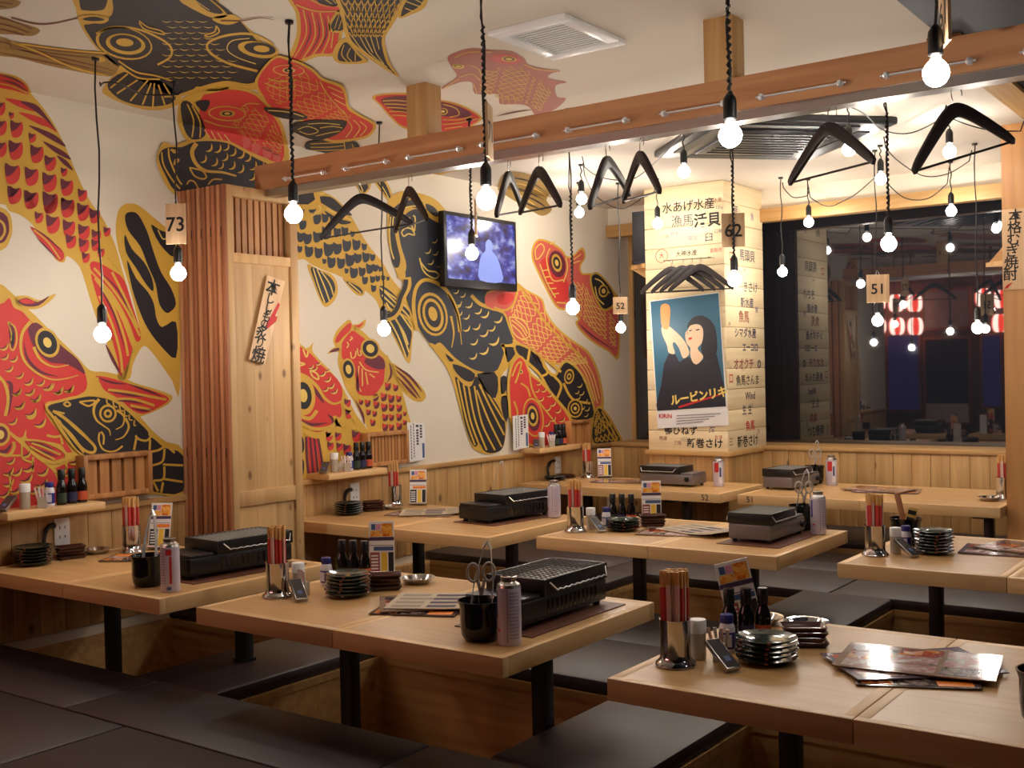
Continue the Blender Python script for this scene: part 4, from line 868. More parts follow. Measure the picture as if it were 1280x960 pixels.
# ================================================================== the aisle behind the camera, seen in the dark glass
GV = 2*7.655
def lantern_proto():
    t = thing('paper_lantern_offscreen', '', 'lantern')
    n = 24; prof = [(.06, -.125), (.09, -.105), (.108, -.06), (.113, 0), (.108, .06), (.09, .105), (.06, .125)]
    b = MB(); b.lathe(prof, n, cap=False)
    k = 0
    for i in range(len(b.m)):
        b.m[i] = ((i % n)//3) % 2
    b.build('paper_shade_offscreen', [emit('lantern_white', (255, 222, 206), 10.0), emit('lantern_red', (240, 60, 40), 7.0)], t)
    MB().lathe([(.062, .123), (.062, .138), (.02, .139)], 16).build('top_ring', M_black, t); MB().lathe([(.02, -.139), (.062, -.138), (.062, -.123)], 16).build('bottom_ring', M_black, t)
    MB().tube([(0, 0, .138), (0, 0, .20)], .003, 5).build('cord', M_cord, t)
    return t
L0 = lantern_proto(); firstL = [True]
bar = tag(MB().box(-3.5, 7.0, -1.28, -1.22, 2.655, 2.70).build('lantern_rail', M_slat), 'long wooden rail carrying paper lanterns over the aisle', 'rail')
def lantern(x, z, lab):
    p = (x, -1.25, z)
    t = L0 if firstL[0] else dup(L0, p)
    firstL[0] = False; t.location = p; t['label'] = lab; t['group'] = 'striped lanterns over the aisle'
for a, b in ((1074, 379), (1097, 379), (1120, 379), (1143, 379), (1229, 372), (1252, 374)):
    v = ony(a, b, GV+1.25); lantern(v.x, v.z, 'red and white striped lantern of the upper row over the aisle')
for a, b in ((1098, 408), (1121, 408), (1144, 408), (1250, 404)):
    v = ony(a, b, GV+1.25); lantern(v.x, v.z, 'red and white striped lantern of the lower row over the aisle')
def rearpanel(px, name, lab, cat, m, th=.03, extra=None):
    a = ony(px[0], px[1], GV+1.58); b = ony(px[2], px[3], GV+1.58)
    t = thing(name, lab, cat, ((a.x+b.x)/2, -1.58, (a.z+b.z)/2)); wx, hz = abs(b.x-a.x)/2, abs(a.z-b.z)/2
    MB().box(-wx, wx, -.02, .01, -hz, hz).build('pane', m, t)
    f = M_slat
    for q in ((-wx-.04, -wx, -hz-.04, hz+.04), (wx, wx+.04, -hz-.04, hz+.04)): MB().box(q[0], q[1], -.02, .03, q[2], q[3]).build('frame_upright', f, t)
    for q in ((-wx, wx, hz, hz+.04), (-wx, wx, -hz-.04, -hz)): MB().box(q[0], q[1], -.02, .03, q[2], q[3]).build('frame_rail', f, t)
    return t, wx, hz
M_bw = emit('blue_window', (60, 60, 130), 0.55)
rearpanel((1081, 420, 1104, 514), 'aisle_window_offscreen', 'violet-blue lit window beside the aisle pillar', 'window', M_bw)
rearpanel((1110, 420, 1150, 512), 'aisle_window_offscreen', 'wide violet-blue lit window under the lanterns', 'window', M_bw)
rearpanel((1228, 420, 1252, 508), 'aisle_window_offscreen', 'narrow violet-blue lit window beside the aisle poster', 'window', M_bw)
t, wx, hz = rearpanel((1157, 425, 1212, 528), 'aisle_poster', 'dark framed poster on the aisle wall', 'poster', mat('aisle_poster_dark', (48, 44, 52), .5, noise=.5, scale=5))
MB().box(-wx, wx, .01, .013, -hz, -hz*.55).build('caption_strip', M_paper, t)
t, wx, hz = rearpanel((1155, 365, 1212, 408), 'aisle_board', 'pale menu board above the aisle poster', 'board', mat('aisle_board_pale', (150, 140, 130), .6, noise=.3, scale=9))
tt = rearpanel((1062, 366, 1077, 409), 'aisle_screen_offscreen', 'small pink glowing screen on the aisle wall', 'screen', emit('pink_screen', (190, 70, 110), 1.2))
# ================================================================== the painted carp: flat paint on the plaster, one object for each fish
PAINT = [mat('paint_gold', (208, 164, 62), .65, noise=.1, scale=5), mat('paint_red', (206, 56, 52), .65, noise=.1, scale=4), mat('paint_black', (36, 32, 38), .65, noise=.1), mat('paint_maroon', (104, 38, 56), .65, noise=.1),
         mat('paint_pale_gold', (224, 190, 98), .65), mat('paint_navy', (46, 50, 62), .65, noise=.1), mat('paint_rose', (204, 92, 82), .65, noise=.1), mat('paint_faded', (176, 112, 98), .7, noise=.1), mat('paint_brown', (122, 72, 44), .7), mat('paint_olive', (156, 124, 66), .7)]
G, R_, K, V, Y_, N_, O_, FD, BR, OL = range(10)
class Fish:
    def __init__(s, name, plane, zoom=(0, 0, 1)): s.b = MB(); s.name = name; s.plane = plane; s.z = zoom
    def at(s, z): s.z = z; return s
    def px(s, p): return (s.z[0]+p[0]/s.z[2], s.z[1]+p[1]/s.z[2])
    def map(s, p, L):
        x, y = s.px(p); off = .0012+.0011*L
        w_ = onx(x, y, off)
        if s.plane == 'wall': w_.z = max(.93, min(H-.001, w_.z)); w_.y = min(w_.y, 7.62); return w_
        r = ray(x, y)
        c = onz(x, y, H-off) if r.z > .01 else None
        if c is None or c.x < .001: return Vector((.001, min(w_.y, 7.3), H-off))
        return c
    def fill(s, c, pts, L=0, sm=3):
        q = catmull(pts, sm) if sm else pts
        P = [s.map(p, L) for p in q]
        Q = [P[0]]
        for p in P[1:]:
            if (p-Q[-1]).length > .0008: Q.append(p)
        if len(Q) > 2: s.b.poly(Q, c)
        return s
    def line(s, c, pts, w0=2.0, w1=None, L=2, sm=4):
        """brush stroke; widths in photo pixels, w1 = end width (None keeps w0); both ends thin out when w1 < 0"""
        q = catmull(pts, sm, False) if len(pts) > 2 else pts; n = len(q); k = s.z[2]; A = []; B = []
        for i, p in enumerate(q):
            a, b = q[max(0, i-1)], q[min(n-1, i+1)]; dx, dy = b[0]-a[0], b[1]-a[1]; l = math.hypot(dx, dy) or 1
            t = i/(n-1); w_ = w0 if w1 is None else (w0+(w1-w0)*t if w1 >= 0 else w0*max(.12, math.sin(PI*t)))
            ox, oy = -dy/l*w_*k/2, dx/l*w_*k/2; A.append((p[0]+ox, p[1]+oy)); B.append((p[0]-ox, p[1]-oy))
        for i in range(n-1): s.b.poly([s.map(v, L) for v in (A[i], A[i+1], B[i+1], B[i])], c)
        return s
    def lines(s, c, many, w0=1.5, w1=None, L=2):
        for m in many: s.line(c, m, w0, w1, L)
        return s
    def ell(s, c, x, y, rx, ry, rot=0, L=2, n=22):
        a = math.radians(rot); return s.fill(c, [(x+rx*math.cos(t)*math.cos(a)-ry*math.sin(t)*math.sin(a), y+rx*math.cos(t)*math.sin(a)+ry*math.sin(t)*math.cos(a)) for t in [2*PI*i/n for i in range(n)]], L, 0)
    def eye(s, x, y, rx, ry, rot, cols, L=3):
        for i, (c, f) in enumerate(cols): s.ell(c, x, y, rx*f, ry*f, rot, L+i)
        return s
    def cells(s, pts, c1=R_, c2=V, L=1, flip=1):
        for x, y, h in pts:
            s.fill(c1, [(x+flip*u*h*.84, y+v*h) for u, v in ((-.95, -1.28), (-.3, -.98), (.3, -.9), (.85, -1.0), (1, -.2), (.75, .6), (.15, 1.0), (-.6, .95), (-.9, .1))], L, 2)
            if c2 is not None: s.fill(c2, [(x+flip*u*h*.84, y+v*h) for u, v in ((-.95, -1.28), (-.3, -.98), (.3, -.9), (.7, -.95), (.1, -.2), (-.55, .15), (-.88, 0))], L+1, 2)
        return s
    def crescents(s, pts, c=G, sh=V, L=2, rot=0):
        a = math.radians(rot); ca, sa = math.cos(a), math.sin(a)
        for x, y, h in pts:
            f = lambda q: [(x+h*(u*ca-v*sa), y+h*(u*sa+v*ca)) for u, v in q]
            if sh is not None: s.fill(sh, f([(-1.1, .1), (-.2, .2), (.6, -.5), (.9, -.9), (.5, .1), (-.3, .5)]), L, 2)
            s.fill(c, f([(-1, .38), (-.3, .45), (.5, .1), (.92, -.9), (1.0, -.2), (.6, .6), (-.2, .85)]), L+1, 2)
        return s
    def net(s, top, bot, nu, nv, c=G, w=1.0, L=2, sag=.55):
        """overlapping scales: rows of arcs between two edge curves"""
        T = catmull(top, 8, False); B = catmull(bot, 8, False)
        def P(u, v):
            a = T[min(len(T)-1, int(u*(len(T)-1)))]; b = B[min(len(B)-1, int(u*(len(B)-1)))]; return (a[0]+(b[0]-a[0])*v, a[1]+(b[1]-a[1])*v)
        for i in range(nu):
            for j in range(nv):
                o = .5 if i % 2 else 0; v0, v1 = (j+o)/nv, min(1, (j+1+o)/nv)
                if v0 >= 1: continue
                u = (i+.3)/nu; a, b, m = P(u, v0), P(u, v1), P(min(1, u+sag*1.6/nu), (v0+v1)/2)
                s.line(c, [a, m, b], w, None, L, 3)
        return s
    def done(s): return s.b.build(s.name, PAINT, wall_left if s.plane == 'wall' else ceiling, smooth=False)
EYE = [(G, 1), (K, .8), (Y_, .42)]
W_, C_ = 'wall', 'ceil'
ZA = (0, 240, 4); Z1 = (0, 80, 4.8); Z2 = (0, 340, 5.333); Z3 = (0, 480, 5.818); Z4 = (370, 225, 4.174); Z5 = (475, 225, 5.053); Z6 = (510, 370, 4.8); Z7 = (370, 395, 4.571); Z8 = (620, 285, 3.556)
C2 = (80, 0, 6.857); C3 = (200, 0, 6.857); C4 = (190, 90, 6.4); C5 = (330, 0, 6.4); C6 = (340, 60, 6.857); C7 = (460, 50, 4.923); P1 = (0, 0, 1)
# ---- red carp tail, upper left (its back runs on over the ceiling)
for pl in (W_, C_):
    f = Fish('painted_carp', pl)
    f.fill(G, [(-40, 85), (0, 91), (20, 95), (34, 105), (40, 118), (52, 132), (66, 152), (78, 175), (88, 198), (95, 215), (104, 235), (115, 255), (128, 272), (138, 292), (146, 312), (152, 335), (158, 355), (166, 385), (175, 418), (172, 435), (163, 450), (157, 474), (150, 468), (140, 448), (132, 425), (122, 402), (113, 375), (104, 345), (97, 330), (84, 320), (80, 328), (70, 325), (60, 308), (48, 292), (38, 278), (24, 268), (12, 264), (8, 258), (2, 255), (-40, 250)])
    f.at(Z1).fill(R_, [(-100, 50), (0, 60), (60, 75), (130, 105), (165, 145), (165, 182), (80, 158), (-100, 120)], 1).lines(V, [[(0, 66), (80, 88), (150, 128)], [(0, 95), (90, 118), (165, 165)]], 3, -1).lines(G, [[(-60, 110), (60, 130), (165, 175)]], 2)
    if pl == C_: f.done(); continue
    f.fill(R_, [(30, 205), (120, 218), (200, 240), (255, 285), (180, 280), (90, 245)], 1).fill(R_, [(110, 290), (220, 312), (290, 348), (345, 412), (290, 380), (230, 360)], 1).fill(V, [(120, 225), (210, 240), (270, 300), (340, 405), (280, 340), (200, 275)], 2).fill(V, [(170, 368), (270, 398), (350, 440), (395, 498), (300, 450)], 1).fill(V, [(255, 462), (340, 500), (400, 538), (424, 575), (330, 530)], 1).fill(V, [(340, 548), (400, 580), (440, 640), (380, 600)], 1)
    f.cells([(100, 395, 46), (5, 385, 44), (95, 522, 52), (222, 545, 48), (5, 515, 44), (302, 600, 42), (75, 665, 56), (190, 680, 50), (298, 715, 52), (402, 745, 46), (92, 790, 46), (185, 820, 50), (302, 835, 56), (408, 862, 48), (495, 790, 34), (500, 890, 46), (568, 915, 40), (195, 445, 26), (385, 650, 24), (70, 310, 18), (0, 270, 40), (-70, 460, 46), (-60, 600, 46), (-55, 330, 46)])
    f.at(ZA).cells([(70, 20, 40), (160, 42, 40), (252, 62, 46), (338, 85, 42), (415, 108, 36), (475, 128, 28), (195, 130, 26), (265, 165, 42), (345, 185, 38), (420, 205, 36), (482, 222, 28), (355, 250, 32), (420, 270, 32), (478, 268, 26), (430, 330, 24), (505, 305, 22), (535, 200, 22)])
    f.fill(R_, [(470, 345), (560, 390), (620, 440), (660, 560), (705, 715), (680, 745), (640, 640), (560, 500), (455, 390)], 1).fill(R_, [(455, 405), (520, 500), (590, 600), (650, 750), (660, 800), (605, 920), (590, 850), (555, 720), (490, 540)], 1).fill(V, [(528, 760), (565, 820), (612, 922), (580, 880), (548, 820)], 1)
    f.lines(G, [[(470, 380), (560, 480), (640, 600), (700, 720)], [(475, 430), (560, 560), (620, 720), (640, 820)], [(495, 520), (560, 660), (600, 800), (612, 905)], [(560, 400), (630, 540), (690, 680)]], 3).lines(V, [[(500, 400), (590, 490), (670, 640)], [(490, 460), (570, 610), (625, 790)], [(540, 330), (600, 400)], [(520, 600), (560, 740)]], 2.2, -1)
    f.fill(R_, [(150, 170), (220, 220), (300, 278), (322, 320), (300, 345), (250, 300), (190, 230)], 1).lines(G, [[(170, 190), (240, 250), (300, 335)]], 2).lines(V, [[(160, 175), (240, 230), (312, 300)], [(180, 225), (240, 285), (290, 338)]], 2, -1)
    f.fill(G, [(-120, 70), (30, 88), (62, 170), (50, 240), (10, 290), (-120, 300)]).fill(V, [(-120, 88), (18, 105), (46, 175), (34, 228), (0, 258), (-120, 262)], 1).lines(G, [[(-60, 120), (10, 150), (24, 200), (0, 240)]], 3)
    f.done()
# ---- black striped tail beside the screen doors
f = Fish('painted_carp', W_, ZA)
f.fill(G, [(590, 100), (610, 70), (640, 57), (690, 65), (760, 120), (850, 195), (900, 240), (900, 980), (860, 940), (800, 855), (745, 785), (710, 775), (665, 860), (650, 930), (600, 940), (590, 900), (660, 800), (700, 720), (680, 600), (640, 450), (610, 350), (590, 280), (578, 180)])
f.fill(K, [(625, 120), (650, 100), (690, 112), (735, 195), (765, 290), (805, 400), (855, 480), (880, 560), (850, 600), (825, 600), (795, 555), (778, 460), (740, 370), (700, 270), (640, 190)], 1).fill(K, [(624, 212), (660, 285), (720, 350), (760, 430), (766, 496), (730, 460), (680, 380), (630, 300)], 1)
f.fill(K, [(635, 340), (680, 430), (740, 500), (770, 560), (782, 630), (810, 675), (880, 650), (880, 830), (800, 765), (740, 685), (700, 600), (660, 480)], 1).fill(K, [(755, 165), (800, 190), (870, 225), (870, 325), (800, 262)], 1).lines(Y_, [[(790, 190), (815, 235), (840, 225)]], 1.5).done()
# ---- large red carp, lower left
f = Fish('painted_carp', W_, Z2)
f.fill(G, [(-160, 60), (0, 80), (50, 115), (90, 150), (150, 215), (230, 285), (330, 385), (430, 480), (520, 570), (600, 655), (700, 665), (800, 690), (900, 740), (1020, 775), (1130, 815), (1150, 840), (1120, 880), (1050, 920), (950, 960), (800, 1010), (600, 1100), (560, 1600), (-160, 1600)])
f.fill(R_, [(-160, 180), (0, 215), (62, 172), (90, 235), (150, 265), (205, 325), (330, 440), (430, 510), (525, 605), (572, 690), (575, 780), (500, 830), (400, 850), (320, 880), (300, 930), (340, 1000), (420, 1100), (480, 1200), (560, 1300), (560, 1500), (-160, 1500)], 1)
f.fill(V, [(215, 343), (260, 345), (340, 420), (420, 500), (520, 585), (568, 680), (500, 640), (430, 612), (330, 600), (240, 520), (200, 440), (188, 380)], 2).line(V, [(160, 470), (185, 580), (270, 665), (390, 698)], 4, -1).line(G, [(205, 330), (152, 400), (138, 500), (165, 595), (245, 672), (345, 716), (440, 710), (520, 688)], 4.5, 1, 3)
f.eye(316, 470, 76, 104, -25, [(G, 1), (K, .8), (Y_, .34)]).line(G, [(225, 500), (270, 585), (360, 632), (460, 618)], 4, 1, 3)
f.fill(G, [(100, 165), (180, 158), (260, 188), (320, 165), (372, 145), (335, 195), (262, 242), (170, 247), (110, 212)]).fill(V, [(118, 195), (180, 172), (250, 200), (330, 158), (262, 222), (170, 228)], 1).fill(R_, [(130, 192), (180, 178), (235, 205), (170, 212)], 2)
f.fill(V, [(60, 340), (95, 380), (100, 450), (85, 510), (68, 480)], 2).lines(G, [[(52, 332), (100, 370), (112, 455), (88, 522), (66, 490), (78, 420), (52, 332)]], 2).fill(K, [(82, 400), (95, 420), (92, 480), (80, 480)], 3)
f.crescents([(25, 500, 30), (30, 565, 28), (90, 580, 28), (60, 645, 28), (130, 690, 28), (190, 732, 32), (270, 738, 30), (330, 765, 32), (388, 792, 34), (462, 780, 32), (110, 800, 34), (200, 800, 32), (242, 842, 34), (130, 890, 36), (205, 940, 38), (-30, 460, 30), (-30, 720, 34)])
f.line(G, [(-30, 680), (30, 740), (55, 850), (35, 960)], 4).line(V, [(40, 730), (75, 760), (60, 950)], 5, -1)
f.fill(R_, [(640, 692), (760, 712), (900, 758), (1040, 798), (1128, 845), (1060, 900), (960, 945), (880, 920), (800, 850), (700, 790), (668, 740)], 1).lines(G, [[(720, 785), (850, 800), (1000, 830), (1110, 850)], [(780, 845), (900, 850), (1030, 890)], [(870, 890), (950, 905), (1010, 920)]], 3).lines(V, [[(645, 700), (740, 735), (850, 748)], [(725, 795), (850, 818), (980, 832)], [(770, 858), (870, 862), (960, 880)], [(850, 745), (980, 790), (1080, 830)], [(870, 905), (960, 925), (1020, 912)]], 3, -1)
f.lines(G, [[(612, 700), (590, 760), (600, 830)], [(648, 700), (655, 770), (690, 830)]], 4)
f.at(Z3).crescents([(120, 60, 36), (215, 62, 34), (345, 22, 36), (420, 52, 30), (258, 105, 38), (140, 158, 38), (225, 225, 40), (290, 285, 44), (92, 272, 34), (500, 40, 34)]).lines(G, [[(340, 372), (400, 385), (450, 375)], [(445, 390), (455, 440)]], 3).done()
# ---- second red carp below it
f = Fish('painted_carp', W_, Z3)
f.fill(G, [(-160, 270), (0, 282), (60, 330), (120, 380), (165, 385), (190, 330), (198, 400), (300, 412), (440, 440), (490, 500), (600, 510), (620, 800), (560, 900), (-160, 960)], 2).fill(R_, [(-160, 300), (0, 330), (80, 372), (150, 432), (260, 520), (380, 612), (430, 600), (560, 560), (590, 700), (520, 850), (-160, 920)], 3)
f.lines(G, [[(90, 370), (160, 430), (260, 520), (385, 615), (430, 700)], [(-30, 500), (60, 520), (100, 470), (100, 420)]], 4, None, 4).line(V, [(-30, 480), (40, 490), (85, 430)], 5, -1, 4).eye(2, 368, 74, 84, 0, [(G, 1), (V, .74), (Y_, .4)], 5)
f.fill(R_, [(190, 412), (320, 428), (430, 482), (472, 522), (400, 555), (300, 520), (220, 458)], 4).lines(V, [[(200, 420), (300, 440), (400, 480)], [(240, 460), (340, 500), (420, 530)], [(280, 440), (370, 490)]], 3, -1, 5).lines(G, [[(230, 430), (330, 465), (440, 515)], [(220, 455), (320, 508), (400, 552)], [(180, 405), (320, 420), (450, 480), (480, 540), (400, 575), (300, 560)]], 2.5, None, 6)
f.crescents([(75, 560, 34), (190, 510, 36), (60, 640, 40), (205, 610, 42), (120, 640, 40), (310, 640, 42), (60, 720, 40), (190, 690, 46), (30, 800, 40), (110, 770, 44), (300, 725, 46), (250, 770, 44), (540, 560, 40), (590, 600, 44), (440, 640, 44), (500, 640, 44), (430, 740, 40), (530, 720, 44), (-40, 640, 40)], G, V, 4).lines(G, [[(160, 440), (165, 540), (240, 570)], [(240, 530), (240, 640)], [(60, 520), (150, 520)], [(70, 650), (80, 780)], [(490, 500), (480, 620)], [(560, 540), (570, 640)]], 2.5, None, 5).done()
# ---- black carp over the slatted box
f = Fish('painted_carp', W_, Z3)
f.fill(G, [(328, 152), (348, 130), (420, 118), (520, 92), (640, 78), (745, 84), (835, 113), (935, 168), (1030, 250), (1115, 345), (1210, 420), (1330, 480), (1330, 800), (1150, 800), (1000, 790), (800, 700), (600, 525), (540, 470), (480, 400), (430, 330), (390, 262), (338, 195)], 7)
f.fill(K, [(348, 175), (370, 150), (450, 130), (560, 105), (650, 90), (740, 100), (820, 125), (910, 185), (1000, 270), (1072, 340), (1082, 375), (1120, 400), (1200, 465), (1330, 520), (1330, 780), (1110, 780), (1000, 700), (700, 560), (600, 505), (548, 462), (500, 392), (450, 315), (420, 272), (380, 215)], 8)
f.lines(G, [[(385, 195), (470, 250), (560, 330), (650, 410), (692, 462), (680, 497), (630, 490), (580, 450), (520, 370), (450, 300), (395, 235)]], 3.4, None, 9).lines(G, [[(425, 208), (520, 282), (620, 372), (670, 430)], [(430, 262), (480, 340), (560, 440), (610, 500)], [(385, 195), (420, 202), (470, 215)]], 2, None, 9)
f.eye(785, 215, 64, 66, 0, [(G, 1), (K, .76), (G, .48), (K, .22)], 9).lines(G, [[(722, 110), (690, 150), (682, 210), (705, 265), (755, 305), (795, 335), (802, 375)]], 4, 1, 9).lines(G, [[(850, 190), (902, 235), (892, 300), (842, 330)], [(912, 250), (937, 312), (900, 382), (840, 406)]], 3.4, 1, 9)
f.lines(G, [[(462, 145), (490, 130), (512, 150), (488, 162), (462, 145)], [(578, 130), (682, 120), (684, 140), (640, 160), (578, 130)], [(725, 352), (718, 405), (745, 470), (800, 492), (850, 482), (892, 450)], [(735, 345), (755, 380), (752, 440)]], 2.2, None, 9)
f.lines(G, [[(775, 112), (780, 140), (800, 150)], [(822, 125), (830, 160), (852, 168)], [(868, 150), (876, 190), (896, 196)], [(905, 185), (908, 228), (928, 232)], [(940, 222), (942, 258), (964, 262)], [(978, 262), (975, 298), (990, 302)]], 1.8, None, 9)
f.lines(G, [[(985, 375), (1012, 402), (1062, 412), (1092, 390), (1112, 348)], [(992, 392), (975, 480)], [(1092, 405), (1088, 480)], [(1095, 492), (1150, 482), (1198, 452)], [(1196, 470), (1182, 562), (1108, 592)], [(1185, 585), (1330, 592)], [(1195, 600), (1188, 690), (1118, 702)], [(1190, 690), (1330, 712)], [(1186, 715), (1172, 790)], [(1110, 700), (1150, 780)], [(1110, 372), (1170, 430), (1200, 440), (1270, 500)]], 2.8, None, 9).done()
# ---- black scaled tail beside the screen doors
f = Fish('painted_carp', W_, Z4)
f.fill(G, [(-40, 60), (60, 50), (130, 58), (200, 92), (262, 150), (312, 230), (352, 300), (402, 370), (452, 430), (500, 515), (560, 590), (620, 690), (668, 760), (700, 800), (690, 830), (640, 770), (612, 795), (598, 940), (578, 948), (540, 880), (490, 780), (440, 680), (420, 632), (380, 592), (300, 542), (230, 502), (150, 472), (80, 440), (40, 412), (-40, 390)])
f.cells([(110, 205, 26), (152, 200, 22), (60, 308, 27), (110, 300, 26), (160, 280, 30), (215, 275, 23), (255, 270, 22), (295, 282, 14), (68, 375, 27), (118, 382, 26), (170, 365, 32), (216, 360, 28), (265, 345, 28), (315, 340, 26), (356, 350, 17), (185, 432, 27), (235, 436, 26), (282, 420, 30), (323, 410, 24), (365, 405, 24), (400, 405, 17), (302, 486, 26), (345, 480, 22), (385, 465, 24), (415, 460, 18), (440, 465, 13), (360, 525, 19), (400, 520, 17), (427, 515, 15), (455, 512, 13), (405, 567, 17), (148, 425, 13), (264, 475, 13), (25, 300, 24), (20, 362, 16), (25, 150, 26), (85, 145, 26), (35, 235, 24), (190, 205, 16), (480, 515, 10)], N_, None)
f.fill(K, [(95, 92), (180, 88), (240, 138), (295, 185), (220, 170), (150, 130)], 1).fill(K, [(150, 160), (220, 200), (290, 220), (240, 232), (180, 200)], 1).lines(Y_, [[(20, 62), (90, 75), (150, 70)], [(20, 95), (80, 110), (130, 150), (80, 190)], [(160, 150), (220, 180), (290, 210)]], 2)
f.fill(N_, [(438, 552), (500, 585), (570, 665), (640, 750), (560, 700), (455, 640)], 1).fill(N_, [(465, 700), (525, 690), (602, 765), (588, 900), (572, 925), (530, 840)], 1).lines(Y_, [[(440, 562), (540, 660), (650, 780)], [(448, 600), (530, 680), (610, 790)], [(470, 640), (540, 760), (590, 900)], [(480, 720), (530, 810), (575, 925)], [(460, 575), (560, 650), (640, 730)], [(500, 700), (560, 790), (585, 860)]], 2)
f.fill(G, [(58, 440), (120, 468), (180, 488), (212, 530), (217, 590), (190, 642), (150, 662), (118, 610), (88, 530)]).fill(N_, [(78, 455), (140, 480), (190, 520), (205, 572), (180, 625), (146, 642), (120, 590), (95, 520)], 1).lines(Y_, [[(90, 460), (120, 560), (150, 640)], [(110, 465), (150, 560), (175, 630)], [(130, 475), (175, 540), (195, 600)]], 1.6)
f.fill(G, [(245, 510), (330, 545), (358, 580), (346, 604), (310, 595), (268, 548)]).fill(N_, [(262, 528), (325, 555), (348, 582), (338, 594), (300, 570)], 1).lines(Y_, [[(275, 535), (340, 590)]], 1.5)
f.fill(G, [(300, 5), (345, 0), (390, 20), (380, 55), (350, 75), (320, 45)]).fill(K, [(312, 12), (350, 10), (378, 30), (352, 66)], 1).fill(G, [(395, -10), (445, -10), (480, 20), (505, 90), (492, 118), (455, 80), (420, 30)]).fill(K, [(410, -5), (440, -5), (470, 25), (495, 92), (480, 95), (440, 40)], 1).lines(Y_, [[(420, -5), (460, 50), (488, 105)], [(330, 10), (350, 60)]], 1.3).done()
# ---- the great black carp under the television
f = Fish('painted_carp', W_, P1)
f.fill(G, [(484, 272), (484, 255), (490, 245), (502, 239), (515, 240), (530, 243), (545, 250), (558, 264), (585, 300), (612, 340), (630, 362), (636, 380), (642, 395), (648, 412), (650, 428), (655, 440), (640, 456), (627, 470), (632, 490), (634, 520), (630, 556), (617, 567), (602, 566), (590, 558), (580, 530), (572, 500), (565, 475), (557, 458), (545, 441), (530, 421), (515, 402), (511, 385), (504, 354), (497, 345), (490, 322), (485, 300)], 3)
f.fill(N_, [(498, 300), (499, 285), (504, 272), (512, 264), (524, 261), (537, 268), (550, 278), (562, 290), (600, 330), (625, 364), (634, 384), (640, 410), (641, 428), (633, 433), (622, 462), (606, 465), (590, 461), (575, 453), (562, 440), (550, 428), (541, 432), (530, 420), (521, 405), (511, 382), (506, 356), (507, 342), (502, 318)], 4)
f.at(Z5).fill(K, [(58, 290), (64, 215), (108, 158), (170, 130), (232, 128), (330, 168), (372, 222), (342, 242), (280, 202), (220, 176), (160, 176), (110, 212), (98, 290), (112, 420), (128, 500), (115, 552), (85, 540), (65, 440)], 4).lines(Y_, [[(80, 300), (88, 230), (140, 182), (230, 165), (310, 195)], [(68, 230), (60, 330), (68, 430), (88, 500)]], 1.6, None, 5)
f.fill(G, [(270, 140), (330, 150), (385, 205), (420, 235), (400, 275), (350, 262), (290, 215)], 5).fill(K, [(290, 150), (340, 170), (372, 215), (350, 232), (300, 190)], 6)
f.lines(G, [[(98, 285), (122, 420), (152, 520), (150, 575), (115, 620)]], 4.5, None, 5).lines(Y_, [[(135, 330), (160, 304), (200, 310), (218, 347), (180, 340), (150, 355), (135, 330)], [(185, 235), (205, 300), (218, 320), (222, 240), (208, 225)], [(250, 492), (268, 560), (300, 600), (350, 622), (372, 600), (350, 580), (300, 570), (258, 520)]], 1.8, None, 6)
f.line(G, [(170, 615), (172, 670), (140, 735), (120, 800), (85, 855), (25, 872)], 10, None, 6).line(K, [(165, 628), (158, 680), (130, 740), (112, 800), (80, 846), (30, 862)], 5.5, None, 7)
f.lines(G, [[(232, 950), (212, 800), (225, 690), (270, 635), (330, 638), (405, 682), (455, 755), (492, 850), (505, 960)]], 4.5, None, 5)
f.ell(G, 333, 848, 92, 140, -14, 5).ell(K, 335, 850, 78, 122, -14, 6).ell(G, 335, 852, 64, 106, -14, 7).ell(K, 335, 850, 48, 84, -14, 8).ell(G, 334, 845, 27, 46, -14, 9)
f.crescents([(345, 385, 18), (302, 450, 20), (350, 462, 18), (320, 520, 20), (370, 540, 16), (480, 705, 18), (522, 728, 18), (495, 792, 18)], Y_, None, 4)
f.at(Z6).line(G, [(238, -10), (275, 55), (305, 150), (322, 292)], 3, .8, 5).line(G, [(130, 290), (200, 320), (240, 345), (300, 392), (380, 440), (460, 466), (512, 456)], 4.6, 1, 5).line(G, [(380, -5), (430, 45), (500, 70), (570, 62)], 4.5, None, 5).line(G, [(258, 120), (275, 220), (262, 310)], 3, 1, 5)
f.crescents([(305, 45, 18), (365, 55, 22), (420, 92, 22), (460, 112, 26), (540, 142, 26), (350, 125, 20), (410, 185, 24), (455, 225, 26), (515, 272, 32), (502, 195, 22), (395, 276, 24), (455, 330, 28), (350, 196, 22), (390, 362, 24), (308, 105, 18)], Y_, None, 4)
f.lines(G, [[(565, 290), (585, 340), (580, 400), (540, 460)], [(560, 295), (610, 300), (700, 300), (715, 330)], [(640, 310), (650, 360), (600, 410)], [(545, 470), (560, 590), (600, 590)], [(635, 260), (650, 300)]], 4, None, 5)
for q in ([(268, 408), (340, 430), (402, 468), (385, 512), (340, 505), (290, 460)], [(415, 468), (520, 458), (542, 530), (525, 612), (480, 590), (440, 530)], [(555, 490), (592, 485), (590, 560), (560, 590)], [(582, 310), (640, 310), (640, 350), (602, 400), (590, 370)], [(662, 308), (710, 308), (722, 360), (700, 386), (670, 350)], [(560, 608), (592, 600), (602, 680), (590, 760), (562, 680)], [(225, 345), (275, 385), (250, 392)], [(655, 262), (690, 268), (690, 290), (655, 288)]): f.fill(K, q, 5, 2)
f.fill(K, [(283, 482), (335, 532), (380, 540), (408, 480), (440, 540), (500, 602), (542, 662), (582, 760), (580, 862), (560, 922), (510, 942), (460, 932), (430, 885), (400, 905), (368, 850), (340, 760), (320, 660), (300, 570)], 4)
